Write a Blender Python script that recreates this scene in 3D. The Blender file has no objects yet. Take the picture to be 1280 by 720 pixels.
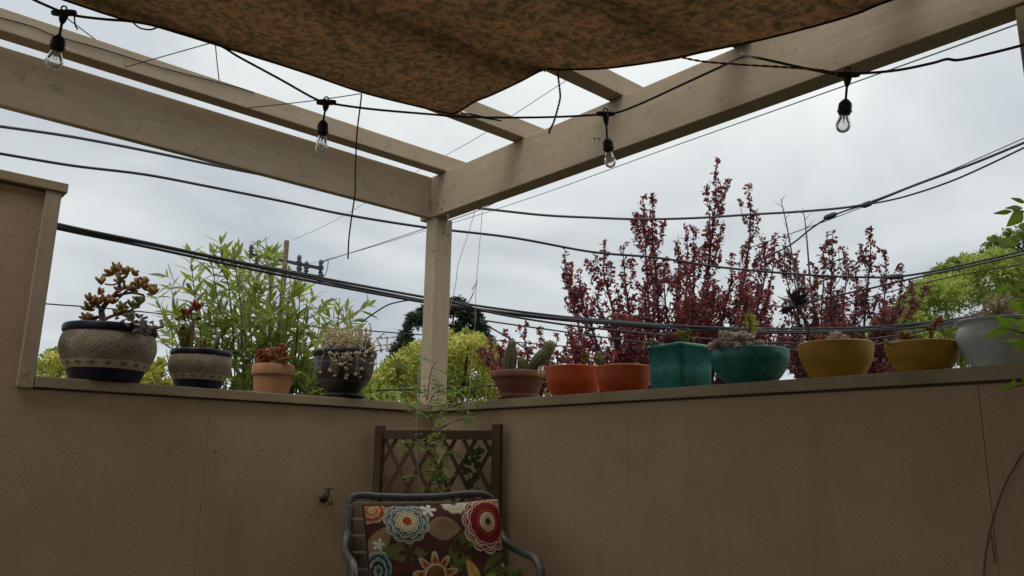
import bpy, math, random
import numpy as np
from mathutils import Vector, Matrix, Quaternion, noise as mnoise

random.seed(7)
RNG = np.random.default_rng(11)
SC = bpy.context.scene
COL = SC.collection
R = math.radians

# ------------------------------------------------------------------ camera
CAM = Vector((-2.344, -3.204, 0.96))
AZ, PITCH, ROLL, FPX = R(48.205), R(12.384), R(0.899), 972.1
_f = Vector((math.cos(AZ) * math.cos(PITCH), math.sin(AZ) * math.cos(PITCH), math.sin(PITCH)))
_r = Vector((math.sin(AZ), -math.cos(AZ), 0))
_u = _r.cross(_f)
RIGHT = _r * math.cos(ROLL) + _u * math.sin(ROLL)
UP = _u * math.cos(ROLL) - _r * math.sin(ROLL)
FWD = _f
cd = bpy.data.cameras.new('camera')
cd.sensor_width = 36.0
cd.lens = FPX / 1280 * 36
cd.clip_start = 0.05
cd.clip_end = 3000
cam = bpy.data.objects.new('camera', cd)
COL.objects.link(cam)
M3 = Matrix((RIGHT, UP, -FWD)).transposed()
cam.matrix_world = Matrix.Translation(CAM) @ M3.to_4x4()
SC.camera = cam

# ------------------------------------------------------------------ sky
SUN_EL, SUN_AZ = R(58), R(205)
w = bpy.data.worlds.new('World')
SC.world = w
w.use_nodes = True
nt = w.node_tree
nt.nodes.clear()
N = nt.nodes.new
out = N('ShaderNodeOutputWorld')
sky = N('ShaderNodeTexSky')
sky.sky_type = 'NISHITA'
sky.sun_disc = False
sky.sun_elevation = SUN_EL
sky.sun_rotation = R(90) - SUN_AZ
bg1 = N('ShaderNodeBackground')
bg1.inputs['Strength'].default_value = 0.10
nt.links.new(sky.outputs[0], bg1.inputs[0])
tc = N('ShaderNodeTexCoord')
sep = N('ShaderNodeSeparateXYZ')
nt.links.new(tc.outputs['Generated'], sep.inputs[0])
# cloud deck: direction projected onto a flat layer so the clouds shrink towards the horizon
den = N('ShaderNodeMath'); den.operation = 'MAXIMUM'; den.inputs[1].default_value = 0.0
nt.links.new(sep.outputs[2], den.inputs[0])
den2 = N('ShaderNodeMath'); den2.operation = 'ADD'; den2.inputs[1].default_value = 0.22
nt.links.new(den.outputs[0], den2.inputs[0])
dx = N('ShaderNodeMath'); dx.operation = 'DIVIDE'
dy = N('ShaderNodeMath'); dy.operation = 'DIVIDE'
nt.links.new(sep.outputs[0], dx.inputs[0]); nt.links.new(den2.outputs[0], dx.inputs[1])
nt.links.new(sep.outputs[1], dy.inputs[0]); nt.links.new(den2.outputs[0], dy.inputs[1])
cmb = N('ShaderNodeCombineXYZ')
nt.links.new(dx.outputs[0], cmb.inputs[0]); nt.links.new(dy.outputs[0], cmb.inputs[1])
cn = N('ShaderNodeTexNoise')
cn.inputs['Scale'].default_value = 1.25
cn.inputs['Detail'].default_value = 5
cn.inputs['Roughness'].default_value = 0.5
cn.inputs['Distortion'].default_value = 0.4
cof = N('ShaderNodeVectorMath'); cof.operation = 'ADD'; cof.inputs[1].default_value = (12.2, 0.6, 0.0)
nt.links.new(cmb.outputs[0], cof.inputs[0]); nt.links.new(cof.outputs[0], cn.inputs['Vector'])
cr = N('ShaderNodeValToRGB')
cr.color_ramp.elements[0].position = 0.38
cr.color_ramp.elements[0].color = (0.79, 0.82, 0.86, 1)
cr.color_ramp.elements[1].position = 0.62
cr.color_ramp.elements[1].color = (1.20, 1.19, 1.165, 1)
nt.links.new(cn.outputs['Fac'], cr.inputs[0])
gr = N('ShaderNodeValToRGB')           # overcast luminance by elevation
ge = gr.color_ramp.elements
ge[0].position = 0.0; ge[0].color = (0.52, 0.555, 0.575, 1)
ge[1].position = 1.0; ge[1].color = (1.38, 1.38, 1.36, 1)
e = ge.new(0.22); e.color = (0.575, 0.61, 0.625, 1)
e = ge.new(0.48); e.color = (0.78, 0.805, 0.80, 1)
nt.links.new(den.outputs[0], gr.inputs[0])
mul = N('ShaderNodeMixRGB'); mul.blend_type = 'MULTIPLY'; mul.inputs[0].default_value = 1
nt.links.new(gr.outputs[0], mul.inputs[1]); nt.links.new(cr.outputs[0], mul.inputs[2])
bg2 = N('ShaderNodeBackground')
bg2.inputs['Strength'].default_value = 1.02
nt.links.new(mul.outputs[0], bg2.inputs[0])
mx = N('ShaderNodeMixShader')
mx.inputs[0].default_value = 0.93
nt.links.new(bg1.outputs[0], mx.inputs[1]); nt.links.new(bg2.outputs[0], mx.inputs[2])
nt.links.new(mx.outputs[0], out.inputs[0])

sl = bpy.data.lights.new('sun', 'SUN')
sl.energy = 0.9
sl.angle = R(25)
sl.color = (1.0, 0.96, 0.90)
so = bpy.data.objects.new('sun', sl)
COL.objects.link(so)
sdir = Vector((math.cos(SUN_AZ) * math.cos(SUN_EL), math.sin(SUN_AZ) * math.cos(SUN_EL), math.sin(SUN_EL)))
so.rotation_euler = sdir.to_track_quat('Z', 'Y').to_euler()
so.location = (0, 0, 20)

SC.view_settings.view_transform = 'Standard'
SC.view_settings.look = 'None'
SC.view_settings.gamma = 1
SC.view_settings.exposure = 0.1
SC.cycles.max_bounces = 6
SC.cycles.transparent_max_bounces = 12

# ------------------------------------------------------------------ helpers
def ray(px, py):
    return RIGHT * ((px - 640) / FPX) - UP * ((py - 360) / FPX) + FWD

def P(px, py, dep):
    return CAM + ray(px, py) * dep

def onx(px, py, x):
    d = ray(px, py); return CAM + d * ((x - CAM.x) / d.x)

def ony(px, py, y):
    d = ray(px, py); return CAM + d * ((y - CAM.y) / d.y)

def onz(px, py, z):
    d = ray(px, py); return CAM + d * ((z - CAM.z) / d.z)

def depth(p):
    return (p - CAM).dot(FWD)

def smooth_path(pts, k=6):
    """Catmull-Rom through 3D points"""
    pts = [Vector(p) for p in pts]
    if len(pts) < 3:
        return [pts[0].lerp(pts[-1], i / 4) for i in range(5)]
    o = []
    for i in range(len(pts) - 1):
        p0 = pts[max(i - 1, 0)]; p1 = pts[i]; p2 = pts[i + 1]; p3 = pts[min(i + 2, len(pts) - 1)]
        for j in range(k):
            t = j / k
            o.append(0.5 * ((2 * p1) + (p2 - p0) * t + (2 * p0 - 5 * p1 + 4 * p2 - p3) * t * t
                            + (3 * p1 - p0 - 3 * p2 + p3) * t ** 3))
    o.append(pts[-1])
    return o

class MB:
    def __init__(s):
        s.v = []; s.f = []; s.c = None
    def add(s, vs, fs):
        b = len(s.v)
        s.v.extend(Vector(v) for v in vs)
        s.f.extend(tuple(i + b for i in f) for f in fs)
        return s
    def box(s, lo, hi, m=None):
        x0, y0, z0 = lo; x1, y1, z1 = hi
        vs = [Vector(q) for q in ((x0,y0,z0),(x1,y0,z0),(x1,y1,z0),(x0,y1,z0),(x0,y0,z1),(x1,y0,z1),(x1,y1,z1),(x0,y1,z1))]
        if m is not None:
            vs = [m @ q for q in vs]
        return s.add(vs, [(3,2,1,0),(4,5,6,7),(0,1,5,4),(1,2,6,5),(2,3,7,6),(3,0,4,7)])
    def tube(s, pts, rad, n=8, cap=True, flat=1.0):
        pts = [Vector(p) for p in pts]
        m = len(pts)
        rs = rad if isinstance(rad, (list, tuple)) else [rad] * m
        if len(rs) != m:
            a = rs; rs = [a[0] + (a[-1] - a[0]) * i / (m - 1) for i in range(m)]
        t0 = (pts[1] - pts[0]).normalized()
        up = Vector((0, 0, 1)) if abs(t0.z) < 0.9 else Vector((1, 0, 0))
        nrm = t0.cross(up).normalized()
        vs = []; pt = t0
        for i, p in enumerate(pts):
            t = (pts[min(i + 1, m - 1)] - pts[max(i - 1, 0)])
            t = t.normalized() if t.length > 1e-9 else pt
            q = pt.rotation_difference(t); nrm = (q @ nrm).normalized(); pt = t
            b = t.cross(nrm).normalized()
            for k in range(n):
                a = 2 * math.pi * k / n
                vs.append(p + (nrm * math.cos(a) + b * math.sin(a) * flat) * rs[i])
        fs = []
        for i in range(m - 1):
            for k in range(n):
                k2 = (k + 1) % n
                fs.append((i * n + k, i * n + k2, (i + 1) * n + k2, (i + 1) * n + k))
        if cap:
            fs.append(tuple(range(n - 1, -1, -1)))
            fs.append(tuple((m - 1) * n + k for k in range(n)))
        return s.add(vs, fs)
    def lathe(s, prof, n=48, c=(0, 0, 0), m=None):
        c = Vector(c); vs = []
        for r_, z in prof:
            for k in range(n):
                a = 2 * math.pi * k / n
                q = Vector((r_ * math.cos(a), r_ * math.sin(a), z))
                vs.append((m @ q if m is not None else q) + c)
        fs = []
        for i in range(len(prof) - 1):
            for k in range(n):
                k2 = (k + 1) % n
                fs.append((i * n + k, i * n + k2, (i + 1) * n + k2, (i + 1) * n + k))
        fs.append(tuple(range(n - 1, -1, -1)))
        fs.append(tuple((len(prof) - 1) * n + k for k in range(n)))
        return s.add(vs, fs)
    def leaf(s, base, tip, width, nrm=None, fold=0.25, bend=0.0, seg=4, shape=0.42):
        """lance-shaped leaf blade with a folded midrib"""
        base = Vector(base); tip = Vector(tip); d = tip - base; L = d.length
        if L < 1e-6: return s
        t = d / L
        nrm = Vector(nrm) if nrm is not None else Vector((random.uniform(-1, 1), random.uniform(-1, 1), random.uniform(-1, 1)))
        sd = t.cross(nrm)
        if sd.length < 1e-4: sd = t.cross(Vector((0.3, 0.5, 0.8)))
        sd.normalize(); up = sd.cross(t).normalized()
        vs = [base]; fs = []
        for i in range(1, seg):
            u = i / seg
            wv = (u / shape) ** 0.8 if u < shape else ((1 - u) / (1 - shape)) ** 0.75
            c = base + t * (u * L) - up * (bend * L * u * u)
            hw = width * 0.5 * wv
            vs += [c + sd * hw + up * (fold * hw), c, c - sd * hw + up * (fold * hw)]
        vs.append(tip - up * (bend * L))
        fs += [(0, 1, 2), (0, 2, 3)]
        for i in range(seg - 2):
            a = 1 + i * 3
            fs += [(a, a + 3, a + 4, a + 1), (a + 1, a + 4, a + 5, a + 2)]
        a = 1 + (seg - 2) * 3; k = len(vs) - 1
        fs += [(a, k, a + 1), (a + 1, k, a + 2)]
        return s.add(vs, fs)
    def fat(s, base, tip, r0, n=6, prof=((0, .35), (.25, .8), (.6, 1.0), (.85, .75), (1, .15))):
        """fleshy succulent leaf"""
        base = Vector(base); tip = Vector(tip)
        return s.tube([base.lerp(tip, u) for u, _ in prof], [r0 * k for _, k in prof], n)
    def ball(s, c, r, nu=10, nv=7, sz=1.0, bump=0.0):
        c = Vector(c)
        pr = [(max(1e-4, r * math.sin(math.pi * i / nv)), -r * sz * math.cos(math.pi * i / nv)) for i in range(nv + 1)]
        b = len(s.v); s.lathe(pr, nu, c)
        if bump:
            for i in range(b, len(s.v)):
                s.v[i] = c + (s.v[i] - c) * (1 + random.uniform(-bump, bump))
        return s
    def mesh(s, name, m, sm=True):
        me = bpy.data.meshes.new(name)
        me.from_pydata([tuple(v) for v in s.v], [], s.f)
        if sm:
            me.polygons.foreach_set('use_smooth', [True] * len(me.polygons))
        if m: me.materials.append(m)
        me.update()
        return me
    def build(s, name, m, parent=None, sm=True, bevel=0.0):
        o = bpy.data.objects.new(name, s.mesh(name, m, sm))
        COL.objects.link(o)
        if parent: o.parent = parent
        if bevel:
            b = o.modifiers.new('bevel', 'BEVEL'); b.width = bevel; b.segments = 2; b.limit_method = 'ANGLE'
        return o

def tag(o, label=None, cat=None, group=None, kind=None):
    if label: o['label'] = label
    if cat: o['category'] = cat
    if group: o['group'] = group
    if kind: o['kind'] = kind
    return o

def empty(name, loc, label=None, cat=None, group=None, kind=None):
    o = bpy.data.objects.new(name, None)
    o.empty_display_size = 0.1
    COL.objects.link(o)
    o.location = loc
    return tag(o, label, cat, group, kind)

def inst(name, me, parent, m4):
    o = bpy.data.objects.new(name, me)
    COL.objects.link(o)
    o.parent = parent
    o.matrix_local = m4
    return o

def frame(base, t, nrm, sx=1.0, sy=1.0, sz=1.0):
    """matrix putting local Y along t and local Z near nrm"""
    t = Vector(t).normalized(); nrm = Vector(nrm)
    x = t.cross(nrm)
    if x.length < 1e-4: x = t.cross(Vector((0.31, 0.52, 0.77)))
    x.normalize(); z = x.cross(t)
    m = Matrix((x * sx, t * sy, z * sz)).transposed().to_4x4()
    m.translation = Vector(base)
    return m

# ------------------------------------------------------------------ materials
def _mat(name):
    m = bpy.data.materials.new(name); m.use_nodes = True
    t = m.node_tree; t.nodes.clear()
    o = t.nodes.new('ShaderNodeOutputMaterial')
    return m, t, o

def noise_node(t, scale, detail=4, rough=0.6, vec=None, stretch=None, coord='Object'):
    n = t.nodes.new('ShaderNodeTexNoise')
    n.inputs['Scale'].default_value = scale
    n.inputs['Detail'].default_value = detail
    n.inputs['Roughness'].default_value = rough
    tc_ = t.nodes.new('ShaderNodeTexCoord')
    if stretch:
        mp = t.nodes.new('ShaderNodeMapping'); mp.inputs['Scale'].default_value = stretch
        t.links.new(tc_.outputs[coord], mp.inputs[0]); t.links.new(mp.outputs[0], n.inputs['Vector'])
    else:
        t.links.new(tc_.outputs[coord], n.inputs['Vector'])
    return n

def ramp(t, src, stops):
    r_ = t.nodes.new('ShaderNodeValToRGB')
    el = r_.color_ramp.elements
    el[0].position, el[0].color = stops[0][0], (*stops[0][1], 1)
    el[1].position, el[1].color = stops[-1][0], (*stops[-1][1], 1)
    for p_, c_ in stops[1:-1]:
        k = el.new(p_); k.color = (*c_, 1)
    t.links.new(src, r_.inputs[0])
    return r_

def bump(t, src, strength, dist, prev=None):
    b = t.nodes.new('ShaderNodeBump')
    b.inputs['Strength'].default_value = strength
    b.inputs['Distance'].default_value = dist
    t.links.new(src, b.inputs['Height'])
    if prev: t.links.new(prev.outputs[0], b.inputs['Normal'])
    return b

def simple(name, c1, c2=None, rough=0.6, scale=12, bs=0.2, bd=0.003, metal=0.0, stretch=None, spec=0.4, detail=5, bscale=None, coat=0.0):
    m, t, o = _mat(name)
    p = t.nodes.new('ShaderNodeBsdfPrincipled')
    n = noise_node(t, scale, detail, 0.62, stretch=stretch)
    c2 = c2 or tuple(k * 0.75 for k in c1)
    rp = ramp(t, n.outputs['Fac'], [(0.3, c2), (0.68, c1)])
    t.links.new(rp.outputs[0], p.inputs['Base Color'])
    p.inputs['Roughness'].default_value = rough
    p.inputs['Metallic'].default_value = metal
    p.inputs['Specular IOR Level'].default_value = spec
    if name.endswith('glaze'):
        n4 = noise_node(t, 7, 7, 0.72)
        r4 = ramp(t, n4.outputs['Fac'], [(0.52, (0, 0, 0)), (0.78, (0.38, 0.38, 0.38))])
        mw = t.nodes.new('ShaderNodeMixRGB'); mw.inputs[2].default_value = (c1[0] * .55 + .10, c1[1] * .55 + .095, c1[2] * .55 + .085, 1)
        t.links.new(r4.outputs[0], mw.inputs[0]); t.links.new(rp.outputs[0], mw.inputs[1]); t.links.new(mw.outputs[0], p.inputs['Base Color'])
        rr4 = ramp(t, n4.outputs['Fac'], [(0.4, (rough * .75,) * 3), (0.7, (min(1, rough * 1.7),) * 3)])
        t.links.new(rr4.outputs[0], p.inputs['Roughness'])
    if coat:
        p.inputs['Coat Weight'].default_value = coat
        p.inputs['Coat Roughness'].default_value = 0.15
    if bs:
        n2 = noise_node(t, bscale or scale * 5, 4, 0.6, stretch=stretch)
        t.links.new(bump(t, n2.outputs['Fac'], bs, bd).outputs[0], p.inputs['Normal'])
    t.links.new(p.outputs[0], o.inputs[0])
    return m

def stucco(name, ca, cb, stain):
    """rough painted board: coarse weave-like relief, blotches, drips"""
    m, t, o = _mat(name)
    p = t.nodes.new('ShaderNodeBsdfPrincipled')
    p.inputs['Roughness'].default_value = 0.9
    p.inputs['Specular IOR Level'].default_value = 0.15
    a = noise_node(t, 2.2, 8, 0.66)
    rp = ramp(t, a.outputs['Fac'], [(0.36, cb), (0.62, ca)])
    st = noise_node(t, 3.0, 6, 0.65, stretch=(3.2, 3.2, 0.28))
    rs = ramp(t, st.outputs['Fac'], [(0.54, (0, 0, 0)), (0.74, (1, 1, 1))])
    sp = noise_node(t, 26, 4, 0.7)
    rsp = ramp(t, sp.outputs['Fac'], [(0.66, (0, 0, 0)), (0.8, (1, 1, 1))])
    f1 = t.nodes.new('ShaderNodeMath'); f1.operation = 'MULTIPLY'; f1.inputs[1].default_value = 0.28
    t.links.new(rs.outputs[0], f1.inputs[0])
    m1 = t.nodes.new('ShaderNodeMixRGB'); m1.inputs[2].default_value = (*stain, 1)
    t.links.new(f1.outputs[0], m1.inputs[0]); t.links.new(rp.outputs[0], m1.inputs[1])
    f2 = t.nodes.new('ShaderNodeMath'); f2.operation = 'MULTIPLY'; f2.inputs[1].default_value = 0.3
    t.links.new(rsp.outputs[0], f2.inputs[0])
    m2 = t.nodes.new('ShaderNodeMixRGB'); m2.inputs[2].default_value = (*[k * 0.8 for k in stain], 1)
    t.links.new(f2.outputs[0], m2.inputs[0]); t.links.new(m1.outputs[0], m2.inputs[1])
    gn = noise_node(t, 190, 2, 0.5)
    rg = ramp(t, gn.outputs['Fac'], [(0.3, (0.82, 0.82, 0.82)), (0.7, (1.14, 1.14, 1.14))])
    m3 = t.nodes.new('ShaderNodeMixRGB'); m3.blend_type = 'MULTIPLY'; m3.inputs[0].default_value = 1
    t.links.new(m2.outputs[0], m3.inputs[1]); t.links.new(rg.outputs[0], m3.inputs[2])
    t.links.new(m3.outputs[0], p.inputs['Base Color'])
    h1 = noise_node(t, 60, 4, 0.6, stretch=(0.35, 0.35, 2.2))
    h2 = noise_node(t, 60, 4, 0.6, stretch=(2.4, 2.4, 0.3))
    h3 = noise_node(t, 150, 3, 0.6)
    b = bump(t, h1.outputs['Fac'], 0.26, 0.004)
    b = bump(t, h2.outputs['Fac'], 0.22, 0.004, b)
    b = bump(t, h3.outputs['Fac'], 0.55, 0.003, b)
    t.links.new(b.outputs[0], p.inputs['Normal'])
    t.links.new(p.outputs[0], o.inputs[0])
    return m

def timber(name, ca, cb, grain, dirt, rough=0.75):
    """painted timber, grain along the longest local axis"""
    m, t, o = _mat(name)
    p = t.nodes.new('ShaderNodeBsdfPrincipled')
    p.inputs['Roughness'].default_value = rough
    p.inputs['Specular IOR Level'].default_value = 0.25
    a = noise_node(t, 5, 5, 0.6)
    rp = ramp(t, a.outputs['Fac'], [(0.3, cb), (0.7, ca)])
    g = noise_node(t, 30, 6, 0.7, stretch=grain)
    rg = ramp(t, g.outputs['Fac'], [(0.34, (0.88, 0.87, 0.86)), (0.6, (1.02, 1.02, 1.02))])
    mm = t.nodes.new('ShaderNodeMixRGB'); mm.blend_type = 'MULTIPLY'; mm.inputs[0].default_value = 0.8
    t.links.new(rp.outputs[0], mm.inputs[1]); t.links.new(rg.outputs[0], mm.inputs[2])
    d = noise_node(t, 17, 8, 0.75)
    rd = ramp(t, d.outputs['Fac'], [(0.585, (0, 0, 0)), (0.72, (0.75, 0.75, 0.75))])
    m2 = t.nodes.new('ShaderNodeMixRGB'); m2.inputs[2].default_value = (*dirt, 1)
    t.links.new(rd.outputs[0], m2.inputs[0]); t.links.new(mm.outputs[0], m2.inputs[1])
    t.links.new(m2.outputs[0], p.inputs['Base Color'])
    b = bump(t, g.outputs['Fac'], 0.35, 0.003)
    t.links.new(b.outputs[0], p.inputs['Normal'])
    t.links.new(p.outputs[0], o.inputs[0])
    return m

def leafmat(name, stops, trans=0.4, rough=0.55, attr=True, tcol=None):
    """leaf tissue: reflected colour from a per-leaf random value, light passing through"""
    m, t, o = _mat(name)
    if attr:
        s = t.nodes.new('ShaderNodeAttribute'); s.attribute_name = 'rnd'; src = s.outputs['Fac']
    else:
        s = t.nodes.new('ShaderNodeObjectInfo'); src = s.outputs['Random']
    rp = ramp(t, src, stops)
    p = t.nodes.new('ShaderNodeBsdfPrincipled')
    p.inputs['Roughness'].default_value = rough
    p.inputs['Specular IOR Level'].default_value = 0.3
    t.links.new(rp.outputs[0], p.inputs['Base Color'])
    tr = t.nodes.new('ShaderNodeBsdfTranslucent')
    tm = t.nodes.new('ShaderNodeMixRGB'); tm.blend_type = 'MULTIPLY'; tm.inputs[0].default_value = 1
    tm.inputs[2].default_value = (*(tcol or (1.3, 1.5, 0.6)), 1)
    t.links.new(rp.outputs[0], tm.inputs[1]); t.links.new(tm.outputs[0], tr.inputs[0])
    mixn = t.nodes.new('ShaderNodeMixShader'); mixn.inputs[0].default_value = trans
    t.links.new(p.outputs[0], mixn.inputs[1]); t.links.new(tr.outputs[0], mixn.inputs[2])
    t.links.new(mixn.outputs[0], o.inputs[0])
    return m

def colmat(name, rough=0.6, bs=0.15, bscale=200, bd=0.002, spec=0.4, grain=0.25):
    """colour taken from a print or glaze stored on the mesh"""
    m, t, o = _mat(name)
    s = t.nodes.new('ShaderNodeAttribute'); s.attribute_name = 'col'
    n = noise_node(t, bscale, 3, 0.6)
    rg = ramp(t, n.outputs['Fac'], [(0.3, (1 - grain,) * 3), (0.7, (1 + grain * .6,) * 3)])
    mm = t.nodes.new('ShaderNodeMixRGB'); mm.blend_type = 'MULTIPLY'; mm.inputs[0].default_value = 1
    t.links.new(s.outputs['Color'], mm.inputs[1]); t.links.new(rg.outputs[0], mm.inputs[2])
    p = t.nodes.new('ShaderNodeBsdfPrincipled')
    p.inputs['Roughness'].default_value = rough
    p.inputs['Specular IOR Level'].default_value = spec
    t.links.new(mm.outputs[0], p.inputs['Base Color'])
    t.links.new(bump(t, n.outputs['Fac'], bs, bd).outputs[0], p.inputs['Normal'])
    t.links.new(p.outputs[0], o.inputs[0])
    return m

M = {}
M['stucco'] = stucco('tan_textured_wall', (0.50, 0.358, 0.228), (0.43, 0.305, 0.192), (0.27, 0.188, 0.116))
TA, TB, TD = (0.47, 0.375, 0.265), (0.40, 0.315, 0.218), (0.12, 0.09, 0.06)
M['timber_x'] = timber('tan_painted_timber_lengthwise', TA, TB, (0.12, 2, 2), TD)
M['timber_y'] = timber('tan_painted_timber_crosswise', TA, TB, (2, 0.12, 2), TD)
M['timber_z'] = timber('tan_painted_timber_upright', TA, TB, (2, 2, 0.12), TD)
M['coping_x'] = timber('weathered_coping_lengthwise', (0.42, 0.325, 0.21), (0.33, 0.255, 0.16), (0.12, 2, 2), (0.10, 0.085, 0.045))
M['coping_y'] = timber('mossy_coping_crosswise', (0.39, 0.31, 0.20), (0.27, 0.225, 0.13), (2, 0.12, 2), (0.085, 0.085, 0.035))
M['trellis'] = timber('dark_stained_trellis_wood', (0.135, 0.082, 0.048), (0.09, 0.056, 0.034), (2, 2, 0.3), (0.03, 0.022, 0.015))
M['cable'] = simple('black_cable', (0.030, 0.029, 0.033), rough=0.55, scale=30)
M['cable_grey'] = simple('weathered_grey_cable', (0.07, 0.068, 0.075), rough=0.6, scale=30)
M['blackplastic'] = simple('black_rubber_socket', (0.016, 0.016, 0.018), rough=0.45, scale=40)
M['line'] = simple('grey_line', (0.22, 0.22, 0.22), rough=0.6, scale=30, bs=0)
M['twine'] = simple('pale_twine', (0.55, 0.55, 0.52), rough=0.6, scale=30, bs=0)
M['steel'] = simple('galvanised_steel', (0.55, 0.56, 0.57), (0.38, 0.38, 0.39), rough=0.35, metal=1.0, scale=30)
M['brass'] = simple('aged_brass', (0.16, 0.12, 0.06), (0.075, 0.065, 0.045), rough=0.5, metal=0.8, scale=60)
M['chairmetal'] = simple('grey_powder_coated_tube', (0.15, 0.142, 0.135), (0.105, 0.10, 0.095), rough=0.38, metal=0.35, scale=50, spec=0.5)
M['slat'] = timber('tan_chair_slat', (0.34, 0.26, 0.185), (0.27, 0.20, 0.14), (0.2, 2, 2), (0.16, 0.12, 0.08))
M['soil'] = simple('potting_soil', (0.055, 0.04, 0.03), (0.02, 0.015, 0.012), rough=1, scale=60, bs=1, bd=0.01)
M['terracotta'] = simple('terracotta', (0.50, 0.25, 0.13), (0.38, 0.18, 0.092), rough=0.85, scale=18, bs=0.25, bscale=120)
M['terracotta_dark'] = simple('weathered_dark_terracotta', (0.26, 0.11, 0.062), (0.165, 0.07, 0.042), rough=0.85, scale=16, bs=0.35, bscale=110)
M['orange'] = simple('orange_glaze', (0.56, 0.092, 0.012), (0.42, 0.060, 0.008), rough=0.55, scale=10, bs=0.3, bscale=90, spec=0.4)
M['teal'] = simple('teal_glaze', (0.032, 0.26, 0.225), (0.009, 0.125, 0.11), rough=0.4, scale=26, bs=0.2, bscale=90, spec=0.5)
M['teal_dark'] = simple('dark_teal_glaze', (0.028, 0.21, 0.18), (0.009, 0.10, 0.09), rough=0.4, scale=26, bs=0.2, bscale=90, spec=0.5)
M['yellow'] = simple('mustard_glaze', (0.46, 0.25, 0.022), (0.34, 0.17, 0.013), rough=0.55, scale=14, bs=0.3, bscale=90, spec=0.4)
M['greyglaze'] = simple('grey_blue_glaze', (0.56, 0.61, 0.585), (0.42, 0.465, 0.45), rough=0.3, scale=16, bs=0.15, bscale=60, spec=0.5)
M['blueglaze'] = simple('dark_blue_glaze', (0.012, 0.012, 0.034), (0.008, 0.008, 0.020), rough=0.4, scale=20, bs=0.12, spec=0.35)
M['carved'] = colmat('carved_cream_stoneware', 0.8, 0.3, 160)
M['blackpot'] = colmat('black_painted_pot', 0.4, 0.2, 80, spec=0.45)
M['bark'] = simple('bark', (0.10, 0.078, 0.06), (0.05, 0.038, 0.03), rough=0.95, scale=20, bs=0.8, bd=0.01, stretch=(1, 1, 0.25))
M['bark_red'] = simple('dark_plum_bark', (0.062, 0.045, 0.042), (0.03, 0.022, 0.02), rough=0.95, scale=20, bs=0.6, bd=0.01)
M['polewood'] = simple('creosoted_pole', (0.13, 0.085, 0.06), (0.075, 0.05, 0.035), rough=0.9, scale=8, stretch=(3, 3, 0.3))
M['insulator'] = simple('grey_insulator', (0.06, 0.07, 0.075), rough=0.4, scale=20)
M['succ_stem'] = simple('woody_succulent_stem', (0.24, 0.155, 0.115), (0.13, 0.085, 0.065), rough=0.9, scale=60, bs=0.6)
M['jade'] = leafmat('red_tipped_jade_leaf', [(0, (0.432, 0.156, 0.084)), (0.35, (0.456, 0.252, 0.102)), (0.65, (0.360, 0.300, 0.108)), (1, (0.528, 0.372, 0.168))], 0.2, 0.45, attr=False, tcol=(1.2, 1, .6))
M['jade_green'] = leafmat('olive_jade_leaf', [(0, (0.213, 0.234, 0.075)), (1, (0.361, 0.340, 0.116))], 0.15, 0.4, attr=False, tcol=(1.2, 1.1, .6))
M['grey_rosette'] = leafmat('grey_purple_rosette', [(0, (0.189, 0.151, 0.133)), (1, (0.354, 0.276, 0.231))], 0.1, 0.6)
M['red_succ'] = leafmat('red_succulent', [(0, (0.462, 0.070, 0.035)), (0.5, (0.350, 0.119, 0.042)), (1, (0.238, 0.182, 0.056))], 0.15, 0.5, tcol=(1.3, 1, .6))
M['lime_succ'] = leafmat('lime_succulent', [(0, (0.285, 0.285, 0.060)), (1, (0.450, 0.420, 0.112))], 0.25, 0.5)
M['olive_succ'] = leafmat('olive_succulent', [(0, (0.192, 0.192, 0.048)), (1, (0.365, 0.317, 0.086))], 0.25, 0.5)
M['dry_sedum'] = leafmat('dry_tan_sedum', [(0, (0.593, 0.456, 0.283)), (0.5, (0.741, 0.605, 0.395)), (1, (0.494, 0.494, 0.321))], 0.2, 0.7, tcol=(1, 1, .8))
M['pink_rosette'] = leafmat('pinkish_grey_rosette', [(0, (0.62, 0.40, 0.33)), (0.5, (0.54, 0.48, 0.40)), (1, (0.70, 0.54, 0.45))], 0.1, 0.65, tcol=(1, 1, .8))
M['dry_stem'] = simple('dry_tan_stem', (0.34, 0.27, 0.18), (0.22, 0.17, 0.11), rough=0.9, bs=0)
M['pale_green'] = leafmat('pale_green_rosette', [(0, (0.256, 0.296, 0.144)), (1, (0.400, 0.432, 0.240))], 0.15, 0.55)
M['red_ball'] = simple('dark_red_cactus', (0.14, 0.035, 0.03), (0.07, 0.018, 0.018), rough=0.8, scale=70, bs=0.8, bd=0.004)
M['cactus'] = simple('grey_green_cactus', (0.21, 0.20, 0.125), (0.10, 0.098, 0.062), rough=0.85, scale=55, bs=0.7, bd=0.004)
M['cactus_new'] = simple('fresh_green_cactus', (0.24, 0.26, 0.12), (0.14, 0.16, 0.07), rough=0.85, scale=55, bs=0.7, bd=0.004)
M['spine'] = simple('pale_spine', (0.5, 0.44, 0.3), rough=0.7, bs=0)
M['aeonium'] = leafmat('black_aeonium_leaf', [(0, (0.033, 0.021, 0.027)), (1, (0.090, 0.068, 0.075))], 0.05, 0.3, attr=False, tcol=(1, 1, 1))
M['dry_grass'] = leafmat('dry_grass_blade', [(0, (0.62, 0.53, 0.37)), (1, (0.82, 0.74, 0.58))], 0.45, 0.7, tcol=(1, 1, .9))
M['grey_leaf'] = leafmat('grey_dry_leaf', [(0, (0.330, 0.323, 0.292)), (1, (0.495, 0.480, 0.435))], 0.2, 0.7, tcol=(1, 1, .9))
M['plum'] = leafmat('purple_plum_leaf', [(0, (0.095, 0.038, 0.042)), (0.55, (0.19, 0.060, 0.062)), (1, (0.33, 0.095, 0.085))], 0.40, 0.5, tcol=(1.5, .9, .85))
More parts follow.
